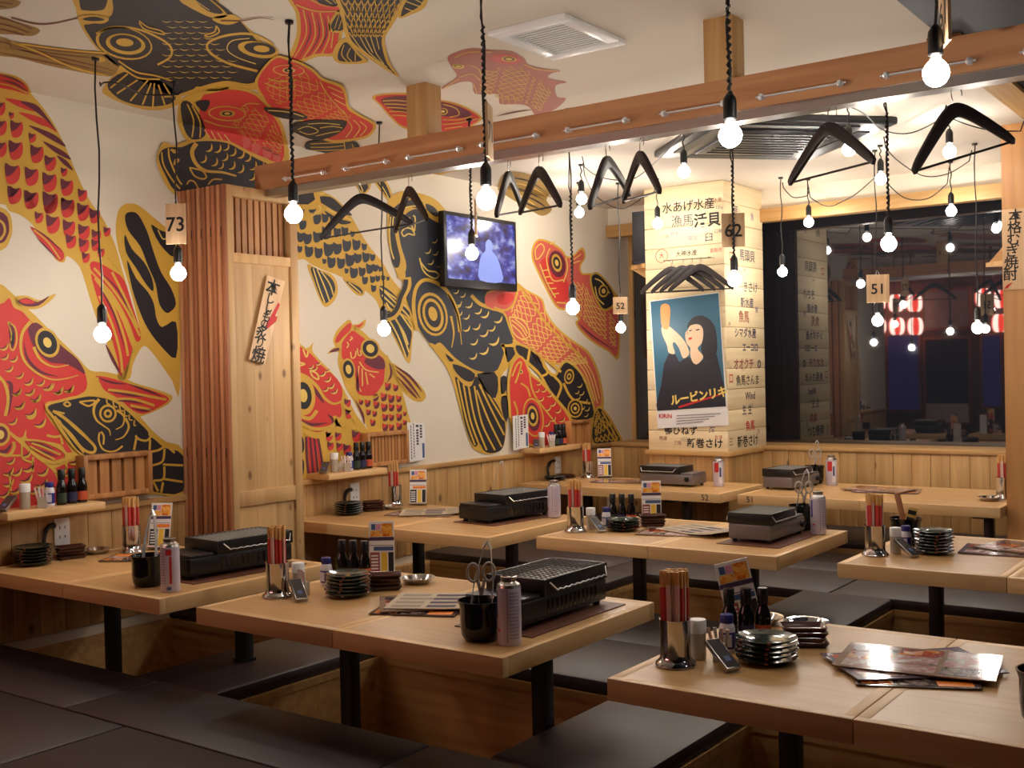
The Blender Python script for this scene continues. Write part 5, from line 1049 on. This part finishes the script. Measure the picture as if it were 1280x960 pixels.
f.lines(G, [[(298, 500), (350, 740), (402, 895)], [(333, 530), (372, 740), (432, 905)], [(363, 540), (402, 740), (472, 925)], [(398, 540), (442, 760), (522, 925)], [(413, 565), (482, 740), (562, 905)], [(428, 530), (502, 685), (578, 835)], [(425, 490), (500, 622), (575, 745)]], 2.2, None, 5).done()
# ---- red carp with a full face
f = Fish('painted_carp', W_, Z7)
f.fill(G, [(212, 140), (228, 90), (262, 52), (305, 20), (330, 58), (382, 88), (432, 138), (492, 200), (545, 262), (592, 380), (642, 560), (655, 620), (640, 700), (450, 700), (400, 622), (338, 500), (288, 420), (258, 340), (238, 260), (244, 205), (222, 170)])
f.fill(R_, [(262, 175), (270, 142), (320, 85), (362, 108), (402, 140), (442, 205), (502, 245), (506, 330), (490, 412), (440, 452), (370, 452), (344, 420), (340, 350), (300, 262), (264, 242)], 1).fill(R_, [(224, 146), (240, 105), (288, 52), (316, 42), (310, 82), (270, 120), (240, 152)], 1).fill(V, [(440, 215), (500, 248), (505, 300), (450, 300), (390, 260)], 2).fill(V, [(350, 300), (362, 420), (345, 415)], 2)
f.eye(425, 186, 54, 60, -30, EYE).eye(300, 305, 38, 64, -8, EYE).lines(Y_, [[(290, 182), (300, 165), (292, 148)], [(306, 140), (322, 128), (312, 118)], [(312, 205), (318, 240), (338, 232), (342, 200)], [(350, 185), (356, 222), (372, 222), (368, 195)], [(362, 262), (400, 308), (472, 322)], [(360, 285), (352, 380), (372, 432)], [(378, 300), (380, 400)], [(398, 320), (410, 392)], [(420, 330), (450, 352)]], 1.5).lines(G, [[(515, 225), (528, 320), (500, 402), (440, 466), (355, 470)]], 4.5)
f.lines(V, [[(530, 260), (545, 330), (520, 380)], [(340, 480), (380, 560), (390, 620)]], 3, -1)
f.cells([(525, 405, 22), (570, 412, 18), (455, 465, 22), (502, 465, 22), (545, 475, 22), (588, 475, 18), (410, 500, 20), (460, 510, 20), (505, 525, 22), (546, 525, 20), (590, 528, 20), (415, 552, 16), (450, 560, 16), (510, 582, 20), (546, 582, 18), (590, 580, 20), (622, 560, 12), (440, 612, 18), (510, 638, 20), (546, 640, 18), (590, 632, 20), (622, 610, 14), (372, 492, 16), (590, 680, 18), (545, 690, 18)], V, R_)
f.fill(G, [(540, 265), (620, 315), (700, 385), (742, 450), (722, 488), (670, 482), (610, 432), (565, 355)]).lines(V, [[(560, 282), (650, 345), (722, 435)], [(568, 305), (640, 375), (712, 470)], [(580, 345), (650, 425), (695, 472)], [(590, 380), (640, 440)]], 3.2, -1)
f.fill(G, [(328, 50), (360, 45), (398, 18), (388, 62), (342, 82)]).fill(R_, [(336, 56), (362, 50), (388, 34), (365, 64)], 1).fill(G, [(178, 218), (208, 185), (245, 172), (254, 202), (215, 206)]).fill(V, [(190, 208), (215, 188), (246, 182), (240, 200)], 1).done()
# ---- red carp at the edge of the screen doors
f = Fish('painted_carp', W_, Z7)
f.fill(G, [(-40, 155), (30, 165), (62, 185), (100, 150), (112, 118), (92, 190), (125, 240), (200, 318), (262, 400), (302, 480), (342, 560), (402, 640), (432, 690), (402, 750), (300, 800), (200, 870), (150, 910), (-40, 910)], 2)
f.fill(R_, [(-40, 190), (60, 198), (150, 285), (236, 360), (266, 430), (256, 500), (262, 560), (230, 600), (170, 650), (100, 660), (20, 600), (-40, 560)], 3).line(G, [(-10, 325), (60, 350), (120, 402), (165, 470), (220, 502), (275, 478)], 5.5, 2, 4).line(V, [(60, 370), (120, 440), (160, 500)], 5, -1, 4).eye(42, 455, 68, 112, -6, [(G, 1), (K, .7), (Y_, .34)], 5)
f.crescents([(105, 300, 18), (150, 330, 20), (180, 362, 20), (128, 270, 16), (200, 400, 20), (168, 418, 18), (218, 430, 20), (85, 290, 16), (180, 310, 14)], Y_, V, 4).lines(Y_, [[(80, 310), (120, 330), (128, 362), (95, 345), (80, 310)], [(15, 285), (50, 275), (20, 265)], [(40, 190), (60, 235), (70, 200)]], 2, None, 5)
f.lines(G, [[(20, 570), (80, 585), (120, 540)], [(20, 605), (100, 645), (200, 632), (245, 580)], [(25, 650), (110, 690), (210, 670), (250, 620)], [(220, 570), (240, 620), (300, 620)], [(270, 510), (320, 560), (350, 620)], [(280, 640), (340, 640), (410, 680)]], 4.5, None, 5).lines(V, [[(20, 590), (90, 620), (180, 610)], [(180, 560), (215, 600), (190, 640)]], 4, -1, 4)
f.cells([(295, 500, 22), (302, 562, 24), (240, 625, 16), (190, 690, 24), (242, 690, 22), (292, 765, 28), (345, 690, 30), (198, 745, 22), (385, 690, 20), (250, 750, 22)], R_, V, 4)
f.lines(V, [[(58, 690), (62, 800), (72, 900)], [(80, 690), (90, 800), (98, 900)], [(102, 690), (114, 790), (124, 890)], [(126, 700), (142, 790), (152, 870)]], 3, None, 4).lines(R_, [[(70, 690), (78, 800), (84, 900)], [(92, 690), (102, 800), (110, 900)], [(114, 695), (130, 800), (140, 880)]], 2.2, None, 4).fill(K, [(24, 690), (42, 702), (46, 762), (24, 792)], 4).fill(K, [(24, 820), (46, 832), (42, 905), (24, 905)], 4).done()
# ---- rose carp descending right of the television
f = Fish('painted_carp', W_, Z8)
f.fill(G, [(-40, 285), (60, 266), (95, 244), (135, 274), (206, 314), (222, 368), (268, 436), (338, 496), (408, 545), (450, 618), (474, 718), (478, 798), (440, 830), (412, 765), (384, 690), (354, 630), (320, 608), (258, 608), (195, 578), (145, 536), (85, 506), (54, 436), (30, 380), (-40, 355)], 6)
f.fill(O_, [(-40, 292), (62, 272), (95, 254), (132, 282), (200, 320), (214, 372), (260, 442), (330, 502), (400, 552), (440, 622), (463, 720), (466, 786), (442, 812), (420, 760), (390, 680), (360, 622), (320, 600), (260, 598), (200, 570), (150, 530), (90, 498), (62, 432), (36, 372), (-40, 348)], 7)
f.net([(100, 262), (200, 325), (258, 440), (340, 510), (420, 600)], [(66, 372), (95, 480), (170, 540), (250, 596), (352, 606)], 20, 6, Y_, 1.1, 8).lines(V, [[(72, 330), (100, 290)], [(120, 300), (190, 350)], [(210, 400), (255, 450)]], 2, -1, 8).lines(G, [[(-10, 352), (40, 366), (80, 335), (98, 262)], [(95, 254), (160, 330), (220, 420), (300, 500), (380, 570)]], 2.6, None, 9)
f.fill(O_, [(60, 395), (110, 405), (142, 440), (146, 482), (110, 492), (75, 460)], 9).lines(Y_, [[(60, 395), (110, 405), (142, 440), (146, 482), (110, 492), (75, 460), (60, 395)], [(70, 410), (110, 440), (135, 480)], [(72, 430), (105, 460), (125, 488)], [(85, 405), (125, 440), (140, 470)]], 1.6, None, 10).lines(Y_, [[(352, 580), (400, 650), (440, 770)], [(362, 570), (415, 650), (452, 780)], [(345, 600), (385, 660), (430, 780)], [(375, 565), (430, 650), (460, 760)]], 1.5, None, 9).fill(R_, [(10, 300), (60, 290), (80, 310), (50, 340), (10, 335)], 8).fill(O_, [(150, 535), (200, 570), (210, 612), (180, 600)], 8).lines(Y_, [[(150, 540), (185, 600)], [(165, 545), (200, 605)]], 1.4, None, 9).done()
# ---- rose carp at the corner, upper right
f = Fish('painted_carp', W_, Z8)
f.fill(G, [(158, 132), (164, 76), (193, 48), (245, 62), (295, 95), (312, 122), (338, 124), (385, 85), (398, 130), (378, 168), (385, 200), (432, 202), (485, 232), (528, 285), (548, 330), (548, 575), (500, 550), (428, 508), (374, 458), (352, 420), (365, 402), (328, 370), (276, 360), (243, 315), (213, 255), (183, 195)])
f.fill(O_, [(166, 132), (171, 82), (195, 56), (240, 70), (288, 101), (310, 131), (340, 132), (380, 97), (390, 130), (370, 166), (380, 206), (430, 211), (480, 240), (520, 290), (541, 332), (541, 560), (500, 540), (432, 500), (380, 450), (362, 420), (375, 400), (330, 361), (280, 351), (250, 310), (220, 250), (190, 190)], 1)
f.fill(R_, [(195, 160), (240, 130), (300, 200), (330, 300), (270, 330), (230, 250)], 2).ell(V, 272, 160, 36, 60, -12, 3).eye(270, 155, 22, 40, -12, [(G, 1), (K, .7), (Y_, .36)], 4).lines(Y_, [[(178, 140), (175, 95), (200, 70), (215, 95), (195, 130), (178, 140)], [(195, 160), (225, 240), (265, 310)], [(240, 90), (225, 140), (250, 230), (300, 230)], [(310, 130), (318, 180), (300, 240)], [(330, 150), (380, 115)], [(335, 160), (375, 145)], [(205, 190), (235, 185)], [(215, 220), (245, 215)], [(225, 245), (255, 245)], [(235, 270), (268, 268)], [(250, 295), (280, 290)], [(270, 330), (320, 335)], [(240, 72), (262, 60)]], 1.5, None, 5)
f.net([(345, 240), (390, 250), (440, 320), (530, 400)], [(330, 340), (380, 400), (440, 460), (535, 530)], 14, 6, Y_, 1.0, 3).lines(V, [[(365, 420), (430, 480), (530, 545)], [(375, 435), (440, 500)], [(385, 410), (450, 470)]], 2, -1, 3)
f.fill(G, [(418, 215), (450, 196), (494, 236), (528, 288), (530, 345), (480, 370), (444, 324), (424, 272)], 4).fill(K, [(425, 218), (450, 206), (490, 242), (520, 290), (520, 338), (480, 360), (452, 320), (432, 270)], 5).eye(478, 280, 22, 28, 0, [(G, 1), (K, .74), (Y_, .4)], 6).lines(Y_, [[(440, 225), (470, 240), (505, 290)], [(440, 260), (452, 310), (480, 340)]], 1.5, None, 6).done()
# ---- black carp and tail low at the corner
f = Fish('painted_carp', W_, Z8)
f.fill(G, [(80, 505), (150, 530), (205, 572), (222, 612), (262, 650), (300, 590), (345, 600), (398, 665), (430, 755), (440, 850), (340, 862), (285, 790), (235, 730), (195, 660), (145, 610), (90, 565)], 8)
f.fill(K, [(90, 520), (150, 542), (198, 582), (212, 622), (262, 664), (302, 602), (340, 612), (390, 672), (420, 758), (430, 840), (342, 850), (292, 780), (242, 720), (202, 650), (152, 600), (100, 560)], 9).lines(G, [[(150, 540), (140, 600)], [(200, 580), (230, 640), (200, 660)], [(260, 660), (290, 700), (270, 760)], [(240, 600), (290, 640)], [(300, 690), (340, 760), (420, 780)]], 3, None, 10)
f.eye(325, 660, 22, 34, 10, [(G, 1), (K, .75), (G, .45), (K, .22)], 10).eye(352, 802, 34, 42, 0, [(G, 1), (K, .82), (G, .6), (K, .42), (Y_, .2)], 10).crescents([(372, 700, 12), (380, 735, 12), (395, 770, 12), (360, 730, 10), (405, 805, 12), (385, 800, 10), (400, 832, 10), (365, 755, 10)], Y_, None, 10)
f.fill(G, [(452, 790), (495, 822), (538, 895), (556, 955), (430, 960), (424, 868)], 8).fill(K, [(455, 802), (490, 832), (530, 900), (546, 950), (438, 955), (432, 872)], 9).net([(450, 810), (500, 845), (548, 945)], [(436, 872), (440, 910), (440, 950)], 7, 5, G, 1.4, 10).lines(G, [[(470, 815), (520, 900), (540, 945)], [(450, 830), (500, 900), (530, 950)]], 2, None, 10).done()
# ---- red carp with gold ringed eye, low
f = Fish('painted_carp', W_, Z8)
f.fill(G, [(50, 690), (66, 608), (104, 566), (138, 596), (158, 645), (208, 682), (268, 752), (332, 836), (356, 960), (110, 965), (64, 866), (54, 782)], 11).fill(R_, [(62, 690), (76, 612), (105, 576), (130, 602), (150, 652), (200, 692), (260, 762), (320, 842), (342, 955), (130, 955), (76, 862), (66, 782)], 12)
f.line(G, [(150, 650), (170, 740), (260, 860), (330, 950)], 2, None, 13).ell(G, 166, 842, 46, 88, -8, 13).ell(R_, 166, 842, 40, 80, -8, 14).ell(V, 165, 840, 30, 64, -8, 15).eye(163, 836, 24, 46, -6, [(G, 1), (K, .72), (Y_, .34)], 16)
f.crescents([(190, 690, 12), (212, 720, 13), (238, 742, 13), (200, 760, 13), (252, 782, 14), (275, 812, 14), (230, 802, 14), (292, 852, 15), (252, 850, 14), (275, 892, 15), (225, 872, 14), (305, 902, 15), (250, 925, 14), (182, 722, 11), (300, 945, 14)], Y_, V, 13).lines(G, [[(72, 660), (92, 610), (112, 596), (104, 640), (86, 690)], [(110, 690), (140, 712), (152, 750)], [(80, 770), (96, 820), (85, 860)]], 2.2, None, 13).eye(112, 640, 8, 9, 0, [(Y_, 1), (K, .5)], 13).done()
# ================= ceiling
f = Fish('painted_carp', C_, P1)
f.fill(G, [(95, -30), (95, 10), (98, 25), (104, 38), (112, 50), (125, 65), (140, 78), (149, 86), (136, 100), (128, 112), (132, 119), (150, 128), (180, 137), (205, 137), (224, 130), (228, 120), (247, 118), (264, 111), (286, 109), (302, 111), (322, 112), (334, 102), (348, 82), (352, 73), (336, 60), (320, 44), (300, 25), (275, 5), (250, -30)])
f.fill(K, [(146, -30), (142, 10), (136, 22), (114, 30), (105, 32), (112, 45), (122, 59), (140, 74), (150, 83), (170, 97), (195, 111), (216, 119), (240, 112), (262, 105), (285, 101), (310, 105), (326, 98), (336, 85), (345, 75), (330, 62), (312, 40), (290, 16), (265, -4), (245, -30)], 1).fill(K, [(101, -30), (100, 8), (108, 13), (125, 13), (133, 6), (136, -30)], 1)
f.lines(G, [[(120, 42), (140, 34), (170, 36), (196, 46), (213, 58), (213, 71), (197, 81)]], 2.6, None, 2).ell(G, 155, 54, 36, 20, 12, 2).ell(K, 156, 54, 33, 18, 12, 3).ell(G, 157, 55, 25, 13, 8, 4).ell(K, 157, 54, 20, 10, 8, 5).ell(G, 156, 53, 11, 5, 5, 6)
f.lines(G, [[(322, 89), (285, 79), (262, 65), (261, 53), (285, 44), (316, 43), (342, 56)]], 3, None, 2).lines(Y_, [[(320, 80), (297, 72), (284, 62), (290, 51), (312, 48)]], 1.2, None, 2).ell(G, 323, 62, 26, 10, 10, 3).ell(K, 325, 61, 20, 7.5, 8, 4).ell(G, 327, 61, 10, 4.2, 5, 5)
for i in range(11):
    for j in range(6):
        x = 208+j*15+(7 if i % 2 else 0); y = 27+i*7; f.line(Y_, [(x-6, y-1.2), (x, y+.8), (x+7, y-.4)], .9, -1, 2, 3) if (x < 262+i*3 or i > 6) and x < 300 else None
f.line(BR, [(14, 22), (45, 30), (70, 29), (98, 23), (126, 22)], 2.2, .8, 1).fill(G, [(98, 21), (115, 18.5), (132, 21), (136, 25), (128, 29.5), (112, 28.5), (100, 27.5)], 2).fill(K, [(103, 24), (118, 21), (131, 25), (115, 26.5)], 3)
f.fill(G, [(266, 22), (290, 18), (301, 25), (286, 31), (271, 28)], 2).line(BR, [(276, 26), (303, 26), (325, 22.5), (343, 25)], 1.8, .6, 3).fill(G, [(222, -2), (250, 16), (270, 23), (284, 18), (262, -2), (238, -18)], 2).fill(K, [(238, -6), (260, 14), (279, 16), (262, 0), (248, -12)], 3).line(Y_, [(240, -2), (262, 13)], .9, None, 4)
f.lines(G, [[(174, 28), (180, 36), (195, 41), (206, 43), (200, 38), (185, 34), (174, 26)], [(270, 32), (274, 40), (262, 46), (256, 44), (268, 40), (270, 32)]], 1.8, None, 3)
f.fill(K, [(134, 106), (155, 90), (175, 99), (200, 101), (219, 115), (216, 128), (195, 133), (170, 131), (148, 123)], 1).lines(G, [[(138, 110), (160, 92)], [(146, 117), (172, 100)], [(163, 126), (185, 100)], [(178, 131), (189, 104)], [(191, 133), (193, 104)], [(206, 131), (198, 106)], [(216, 123), (204, 104)], [(148, 76), (170, 90), (196, 95), (222, 104)], [(150, 82), (172, 97), (200, 99)]], 2, None, 2)
f.lines(G, [[(205, 121), (222, 119), (240, 115), (247, 109), (262, 113), (285, 110), (290, 104), (305, 108), (322, 107)]], 2.2, None, 2).done()
f = Fish('painted_carp', C_, P1)
f.fill(OL, [(-30, 45), (5, 47), (20, 54), (60, 59), (110, 64), (138, 67), (149, 80), (140, 95), (110, 92), (60, 82), (20, 72), (-30, 66)]).lines(BR, [[(5, 50), (60, 62), (138, 69)], [(8, 55), (60, 66), (130, 74)], [(5, 60), (50, 67), (110, 80), (145, 89)], [(10, 57), (70, 75), (140, 92)], [(0, 66), (50, 76), (110, 88)], [(-20, 50), (10, 54), (14, 60)]], 2, -1, 1)
f.lines(G, [[(14, 52), (50, 66), (90, 84), (135, 95)], [(20, 54), (80, 62), (136, 67)]], 2.2, None, 2).ell(G, 124, 74, 8, 3.5, 5, 2)
f.fill(OL, [(-30, 16), (0, 20), (20, 27), (44, 34), (50, 39), (40, 45), (15, 43), (-30, 40)]).lines(BR, [[(-20, 20), (10, 25), (40, 36)], [(-20, 26), (10, 32), (36, 41)], [(-20, 32), (8, 38), (30, 44)]], 2, None, 1).fill(OL, [(-30, -6), (20, 0), (25, 5), (12, 11), (-30, 11)]).lines(BR, [[(-20, 0), (16, 5)], [(-20, 5), (8, 9)]], 1.6, None, 1).done()
f = Fish('painted_carp', C_, P1)     # red carp before the first post
f.fill(G, [(326, 88), (344, 70), (362, 73), (378, 79), (394, 88), (404, 98), (427, 106), (434, 120), (437, 134), (452, 144), (470, 155), (464, 169), (448, 175), (415, 178), (392, 168), (376, 152), (338, 137), (326, 120), (318, 105)], 6)
f.fill(R_, [(328, 90), (345, 73), (360, 76), (375, 81), (392, 91), (402, 101), (424, 109), (431, 121), (434, 136), (449, 146), (466, 156), (461, 167), (447, 172), (415, 175), (394, 165), (378, 149), (340, 134), (329, 119), (322, 105)], 7).ell(Y_, 361, 88, 20, 7, 3, 8).ell(R_, 361, 88, 18.5, 6, 3, 9).eye(361, 88, 8, 3.4, 0, [(Y_, 1), (K, .7), (Y_, .3)], 10)
f.net([(372, 84), (402, 106), (420, 130), (440, 146)], [(330, 104), (345, 128), (385, 148), (420, 160)], 15, 6, G, .8, 8).lines(G, [[(400, 102), (412, 122), (434, 145)], [(335, 98), (350, 102), (372, 100)], [(332, 104), (350, 110), (370, 108)]], 1.4, None, 9).lines(Y_, [[(434, 150), (440, 160), (432, 172)], [(442, 150), (450, 160), (442, 172)], [(450, 152), (458, 160), (450, 170)], [(410, 108), (428, 116)], [(414, 116), (430, 124)], [(418, 124), (432, 132)]], 1.1, None, 9)
f.fill(K, [(362, 160), (385, 151), (410, 150), (433, 152), (426, 165), (405, 174), (385, 173)], 10).lines(Y_, [[(372, 162), (385, 158), (398, 164), (386, 168), (374, 164)], [(385, 155), (405, 154), (425, 156)], [(400, 160), (415, 158), (428, 160)], [(395, 170), (412, 166), (425, 164)]], 1, None, 11).fill(K, [(384, 178), (425, 174), (446, 178), (448, 190), (420, 194), (388, 192)], 5).lines(G, [[(388, 180), (410, 179), (430, 178)], [(388, 184), (410, 184), (430, 182)], [(388, 188), (410, 188), (430, 187)], [(430, 176), (432, 192)], [(440, 180), (444, 190)]], 1.1, None, 6).fill(K, [(330, 135), (360, 137), (385, 146), (372, 150), (345, 146)], 9).lines(Y_, [[(335, 138), (360, 140), (380, 146)]], 1.2, None, 10).done()
for pl in (C_, W_):                   # red carp crossing the wall corner above the screen doors
    f = Fish('painted_carp', pl, P1)
    f.fill(G, [(226, 125), (252, 114), (290, 109), (322, 117), (348, 146), (358, 172), (360, 205), (330, 205), (290, 192), (258, 176), (238, 178), (228, 168), (222, 150)], 2).fill(R_, [(252, 122), (265, 117), (290, 112), (320, 120), (345, 150), (354, 175), (352, 202), (322, 198), (292, 188), (262, 172), (250, 150)], 3).fill(K, [(226, 130), (238, 128), (254, 152), (256, 170), (240, 174), (230, 160)], 3).lines(G, [[(234, 130), (242, 150), (240, 172)], [(240, 132), (250, 152), (250, 172)]], 1.8, None, 4)
    f.ell(G, 284, 142, 24, 9.5, 3, 4).ell(R_, 284, 142, 22, 8, 3, 5).eye(284, 142, 10, 4.2, 0, [(G, 1), (K, .66), (Y_, .36)], 6).net([(306, 132), (332, 140), (356, 172)], [(290, 155), (310, 175), (350, 196)], 9, 6, G, .8, 4).lines(G, [[(255, 150), (275, 157), (300, 160)], [(300, 138), (308, 130), (325, 130)]], 1.4, None, 4).cells([(308, 179, 6), (320, 186, 7), (334, 192, 7), (346, 198, 6)], O_, None, 4).lines(Y_, [[(256, 162), (262, 172)], [(264, 164), (270, 175)], [(272, 166), (280, 178)], [(280, 168), (290, 180)]], 1.2, None, 5).fill(K, [(244, 128), (262, 126), (256, 140)], 5)
    f.done()
f = Fish('painted_carp', W_, C4)      # black carp above the screen doors
f.fill(G, [(38, 720), (58, 620), (100, 560), (180, 590), (250, 558), (350, 542), (480, 536), (622, 556), (725, 606), (825, 655), (925, 695), (1100, 780), (1300, 900), (1300, 1100), (700, 1050), (300, 1010), (160, 965), (88, 860)], 8)
f.fill(K, [(55, 700), (75, 630), (140, 602), (240, 600), (340, 560), (480, 552), (612, 572), (722, 630), (852, 700), (1060, 800), (1250, 900), (1250, 1060), (600, 1000), (300, 960), (180, 945), (110, 830)], 9).line(G, [(355, 570), (320, 640), (350, 730), (430, 790), (560, 802), (675, 832)], 6, 2, 10)
f.crescents([(455, 610, 34), (525, 618, 34), (592, 604, 30), (645, 645, 34), (710, 662, 36), (765, 690, 32), (410, 700, 32), (498, 725, 34), (582, 685, 32), (638, 752, 34), (708, 780, 34), (808, 755, 36), (550, 752, 28), (868, 765, 38), (930, 830, 34), (800, 840, 34)], G, None, 10, -20).lines(G, [[(78, 640), (92, 740), (160, 860), (225, 935)], [(132, 610), (142, 700), (205, 850), (240, 900)], [(150, 620), (200, 635), (180, 645), (150, 620)], [(175, 740), (190, 700), (215, 705), (185, 735), (175, 740)], [(300, 765), (400, 790), (435, 840), (400, 855), (340, 830), (300, 765)], [(280, 900), (300, 870), (340, 880), (375, 940)], [(450, 900), (490, 860), (560, 860)]], 2, None, 10).done()
f = Fish('painted_carp', C_, P1)      # red and black carp tails at the top
f.fill(G, [(352, -30), (360, 0), (369, 15), (371, 40), (365, 60), (358, 78), (372, 80), (397, 71), (422, 68), (428, 40), (432, 10), (430, -30)]).fill(R_, [(358, -30), (365, 0), (374, 15), (376, 40), (371, 60), (364, 76), (374, 75), (396, 67), (418, 65), (424, 40), (429, 10), (426, -30)], 1).lines(G, [[(379, 12), (383, 42), (368, 72)], [(390, 15), (394, 45), (378, 74)], [(400, 16), (404, 45), (390, 70)], [(410, 20), (412, 45), (402, 68)], [(418, 28), (414, 60)], [(372, -10), (400, 5), (425, 8)], [(370, 6), (395, 14), (424, 14)]], 1.7, None, 2).lines(V, [[(384, 14), (388, 42), (374, 72)], [(395, 16), (399, 44), (384, 72)], [(405, 18), (408, 44), (396, 68)]], 2, -1, 2)
f.fill(K, [(394, -20), (420, -20), (424, 6), (405, 6), (396, 0)], 2).lines(G, [[(400, -5), (415, 5)], [(408, -8), (420, 4)]], 1.2, None, 3).fill(G, [(411, 30), (424, 12), (432, 38), (414, 40)], 2).fill(K, [(414, 31), (424, 17), (429, 37), (416, 37)], 3).lines(G, [[(424, 18), (418, 36)], [(427, 25), (423, 37)]], .9, None, 4)
f.fill(G, [(416, -30), (424, 10), (432, 46), (443, 60), (468, 78), (498, 96), (488, 80), (482, 60), (482, 46), (494, 26), (508, 0), (514, -30)], 3).fill(K, [(421, -30), (429, 10), (437, 45), (447, 58), (472, 76), (494, 93), (484, 80), (478, 60), (478, 46), (490, 25), (503, 0), (508, -30)], 4).net([(424, -12), (430, 15), (438, 46)], [(508, -12), (494, 18), (479, 46)], 9, 9, G, 1.3, 5, .9).lines(Y_, [[(440, 45), (455, 64), (490, 90)], [(450, 46), (462, 66), (484, 84)], [(456, 46), (466, 66)], [(463, 45), (470, 66), (480, 80)], [(470, 45), (474, 62)]], 1, None, 5)
f.fill(G, [(416, 72), (420, 56), (433, 48), (448, 66), (460, 78), (428, 80)], 2).fill(K, [(422, 72), (425, 60), (433, 53), (446, 68), (452, 76), (428, 77)], 3).lines(G, [[(430, 56), (427, 68), (434, 77)], [(438, 60), (434, 70), (440, 77)], [(444, 66), (444, 76)]], 1.3, None, 4).fill(G, [(498, 22), (507, -4), (535, -16), (532, 8), (515, 18)], 2).fill(K, [(501, 20), (509, 0), (530, -10), (526, 6), (510, 16)], 3).lines(Y_, [[(508, 2), (524, 8)], [(506, 10), (516, 14)], [(512, -4), (528, 4)]], 1.1, None, 4).done()
f = Fish('painted_carp', C_, C7)      # faded red carp near the vent
f.fill(FD, [(488, 110), (540, 75), (640, 50), (760, 62), (880, 68), (960, 110), (985, 150), (1080, 175), (1185, 190), (1130, 205), (1110, 235), (1225, 260), (1155, 280), (1165, 350), (1220, 360), (1162, 420), (1090, 452), (1030, 462), (1000, 420), (960, 400), (905, 395), (810, 392), (800, 332), (660, 332), (640, 262), (560, 262), (455, 302), (470, 280), (545, 225), (520, 175)])
f.eye(555, 162, 38, 15, 4, [(Y_, 1), (OL, .7), (Y_, .4)], 1).ell(O_, 850, 118, 95, 30, 5, 1).eye(868, 118, 48, 17, 4, [(Y_, 1), (BR, .74), (Y_, .46)], 2).net([(720, 190), (880, 160), (1000, 200), (1130, 320)], [(680, 320), (820, 360), (950, 380), (1060, 440)], 13, 7, Y_, .7, 1).lines(Y_, [[(530, 110), (620, 75), (760, 75)], [(560, 230), (640, 210), (690, 250)], [(470, 295), (560, 240)], [(650, 270), (670, 330)], [(690, 270), (720, 330)], [(960, 150), (1040, 180), (1170, 190)], [(620, 150), (680, 180), (700, 230)], [(820, 340), (830, 390)], [(860, 345), (870, 390)], [(900, 350), (910, 390)]], .9, None, 1).lines(BR, [[(420, 135), (490, 128)], [(790, 470), (900, 445), (1010, 430)]], 1.6, -1, 1).done()
f = Fish('painted_carp', C_, C7)      # maroon carp behind the first post
f.fill(G, [(28, 342), (240, 325), (460, 370), (565, 395), (668, 448), (700, 490), (605, 548), (470, 590), (240, 552), (150, 490), (75, 405)]).fill(R_, [(50, 348), (240, 338), (460, 380), (560, 405), (655, 452), (685, 488), (600, 538), (470, 575), (240, 538), (155, 480), (85, 402)], 1).fill(V, [(80, 365), (240, 345), (460, 385), (570, 415), (640, 460), (560, 480), (470, 470), (300, 460), (150, 430)], 2)
f.lines(G, [[(90, 375), (170, 372), (245, 378)], [(100, 395), (180, 395), (245, 402)], [(115, 415), (190, 418), (245, 425)], [(130, 440), (200, 440), (245, 448)], [(150, 462), (210, 465), (245, 470)], [(460, 395), (540, 420), (560, 460), (500, 475)], [(460, 520), (560, 510), (680, 485)], [(470, 545), (580, 530)], [(460, 490), (560, 490), (640, 470)]], 1.3, None, 3).eye(462, 440, 30, 22, 0, [(G, 1), (K, .7), (Y_, .4)], 3).done()
for pl in (C_, W_):                   # olive carp at the wall corner above the television
    f = Fish('painted_carp', pl, P1)
    f.fill(OL, [(632, 216), (655, 216), (676, 224), (688, 238), (683, 250), (690, 262), (678, 270), (662, 262), (648, 254), (632, 244), (622, 236)], 1).lines(K, [[(634, 222), (660, 226), (682, 240)], [(630, 232), (655, 238), (680, 250)], [(645, 248), (662, 256), (682, 264)], [(655, 244), (672, 252), (686, 262)]], 2, -1, 2).lines(Y_, [[(640, 228), (665, 234), (684, 246)], [(650, 244), (668, 256)]], 1, None, 2).done()
f = Fish('painted_carp', C_, P1)
f.fill(G, [(514, 222), (528, 214), (560, 208), (600, 200), (600, 206), (560, 216), (532, 226), (528, 236), (518, 236)]).lines(BR, [[(520, 222), (560, 212), (598, 203)], [(530, 222), (570, 212)]], 1.4, -1, 1).done()
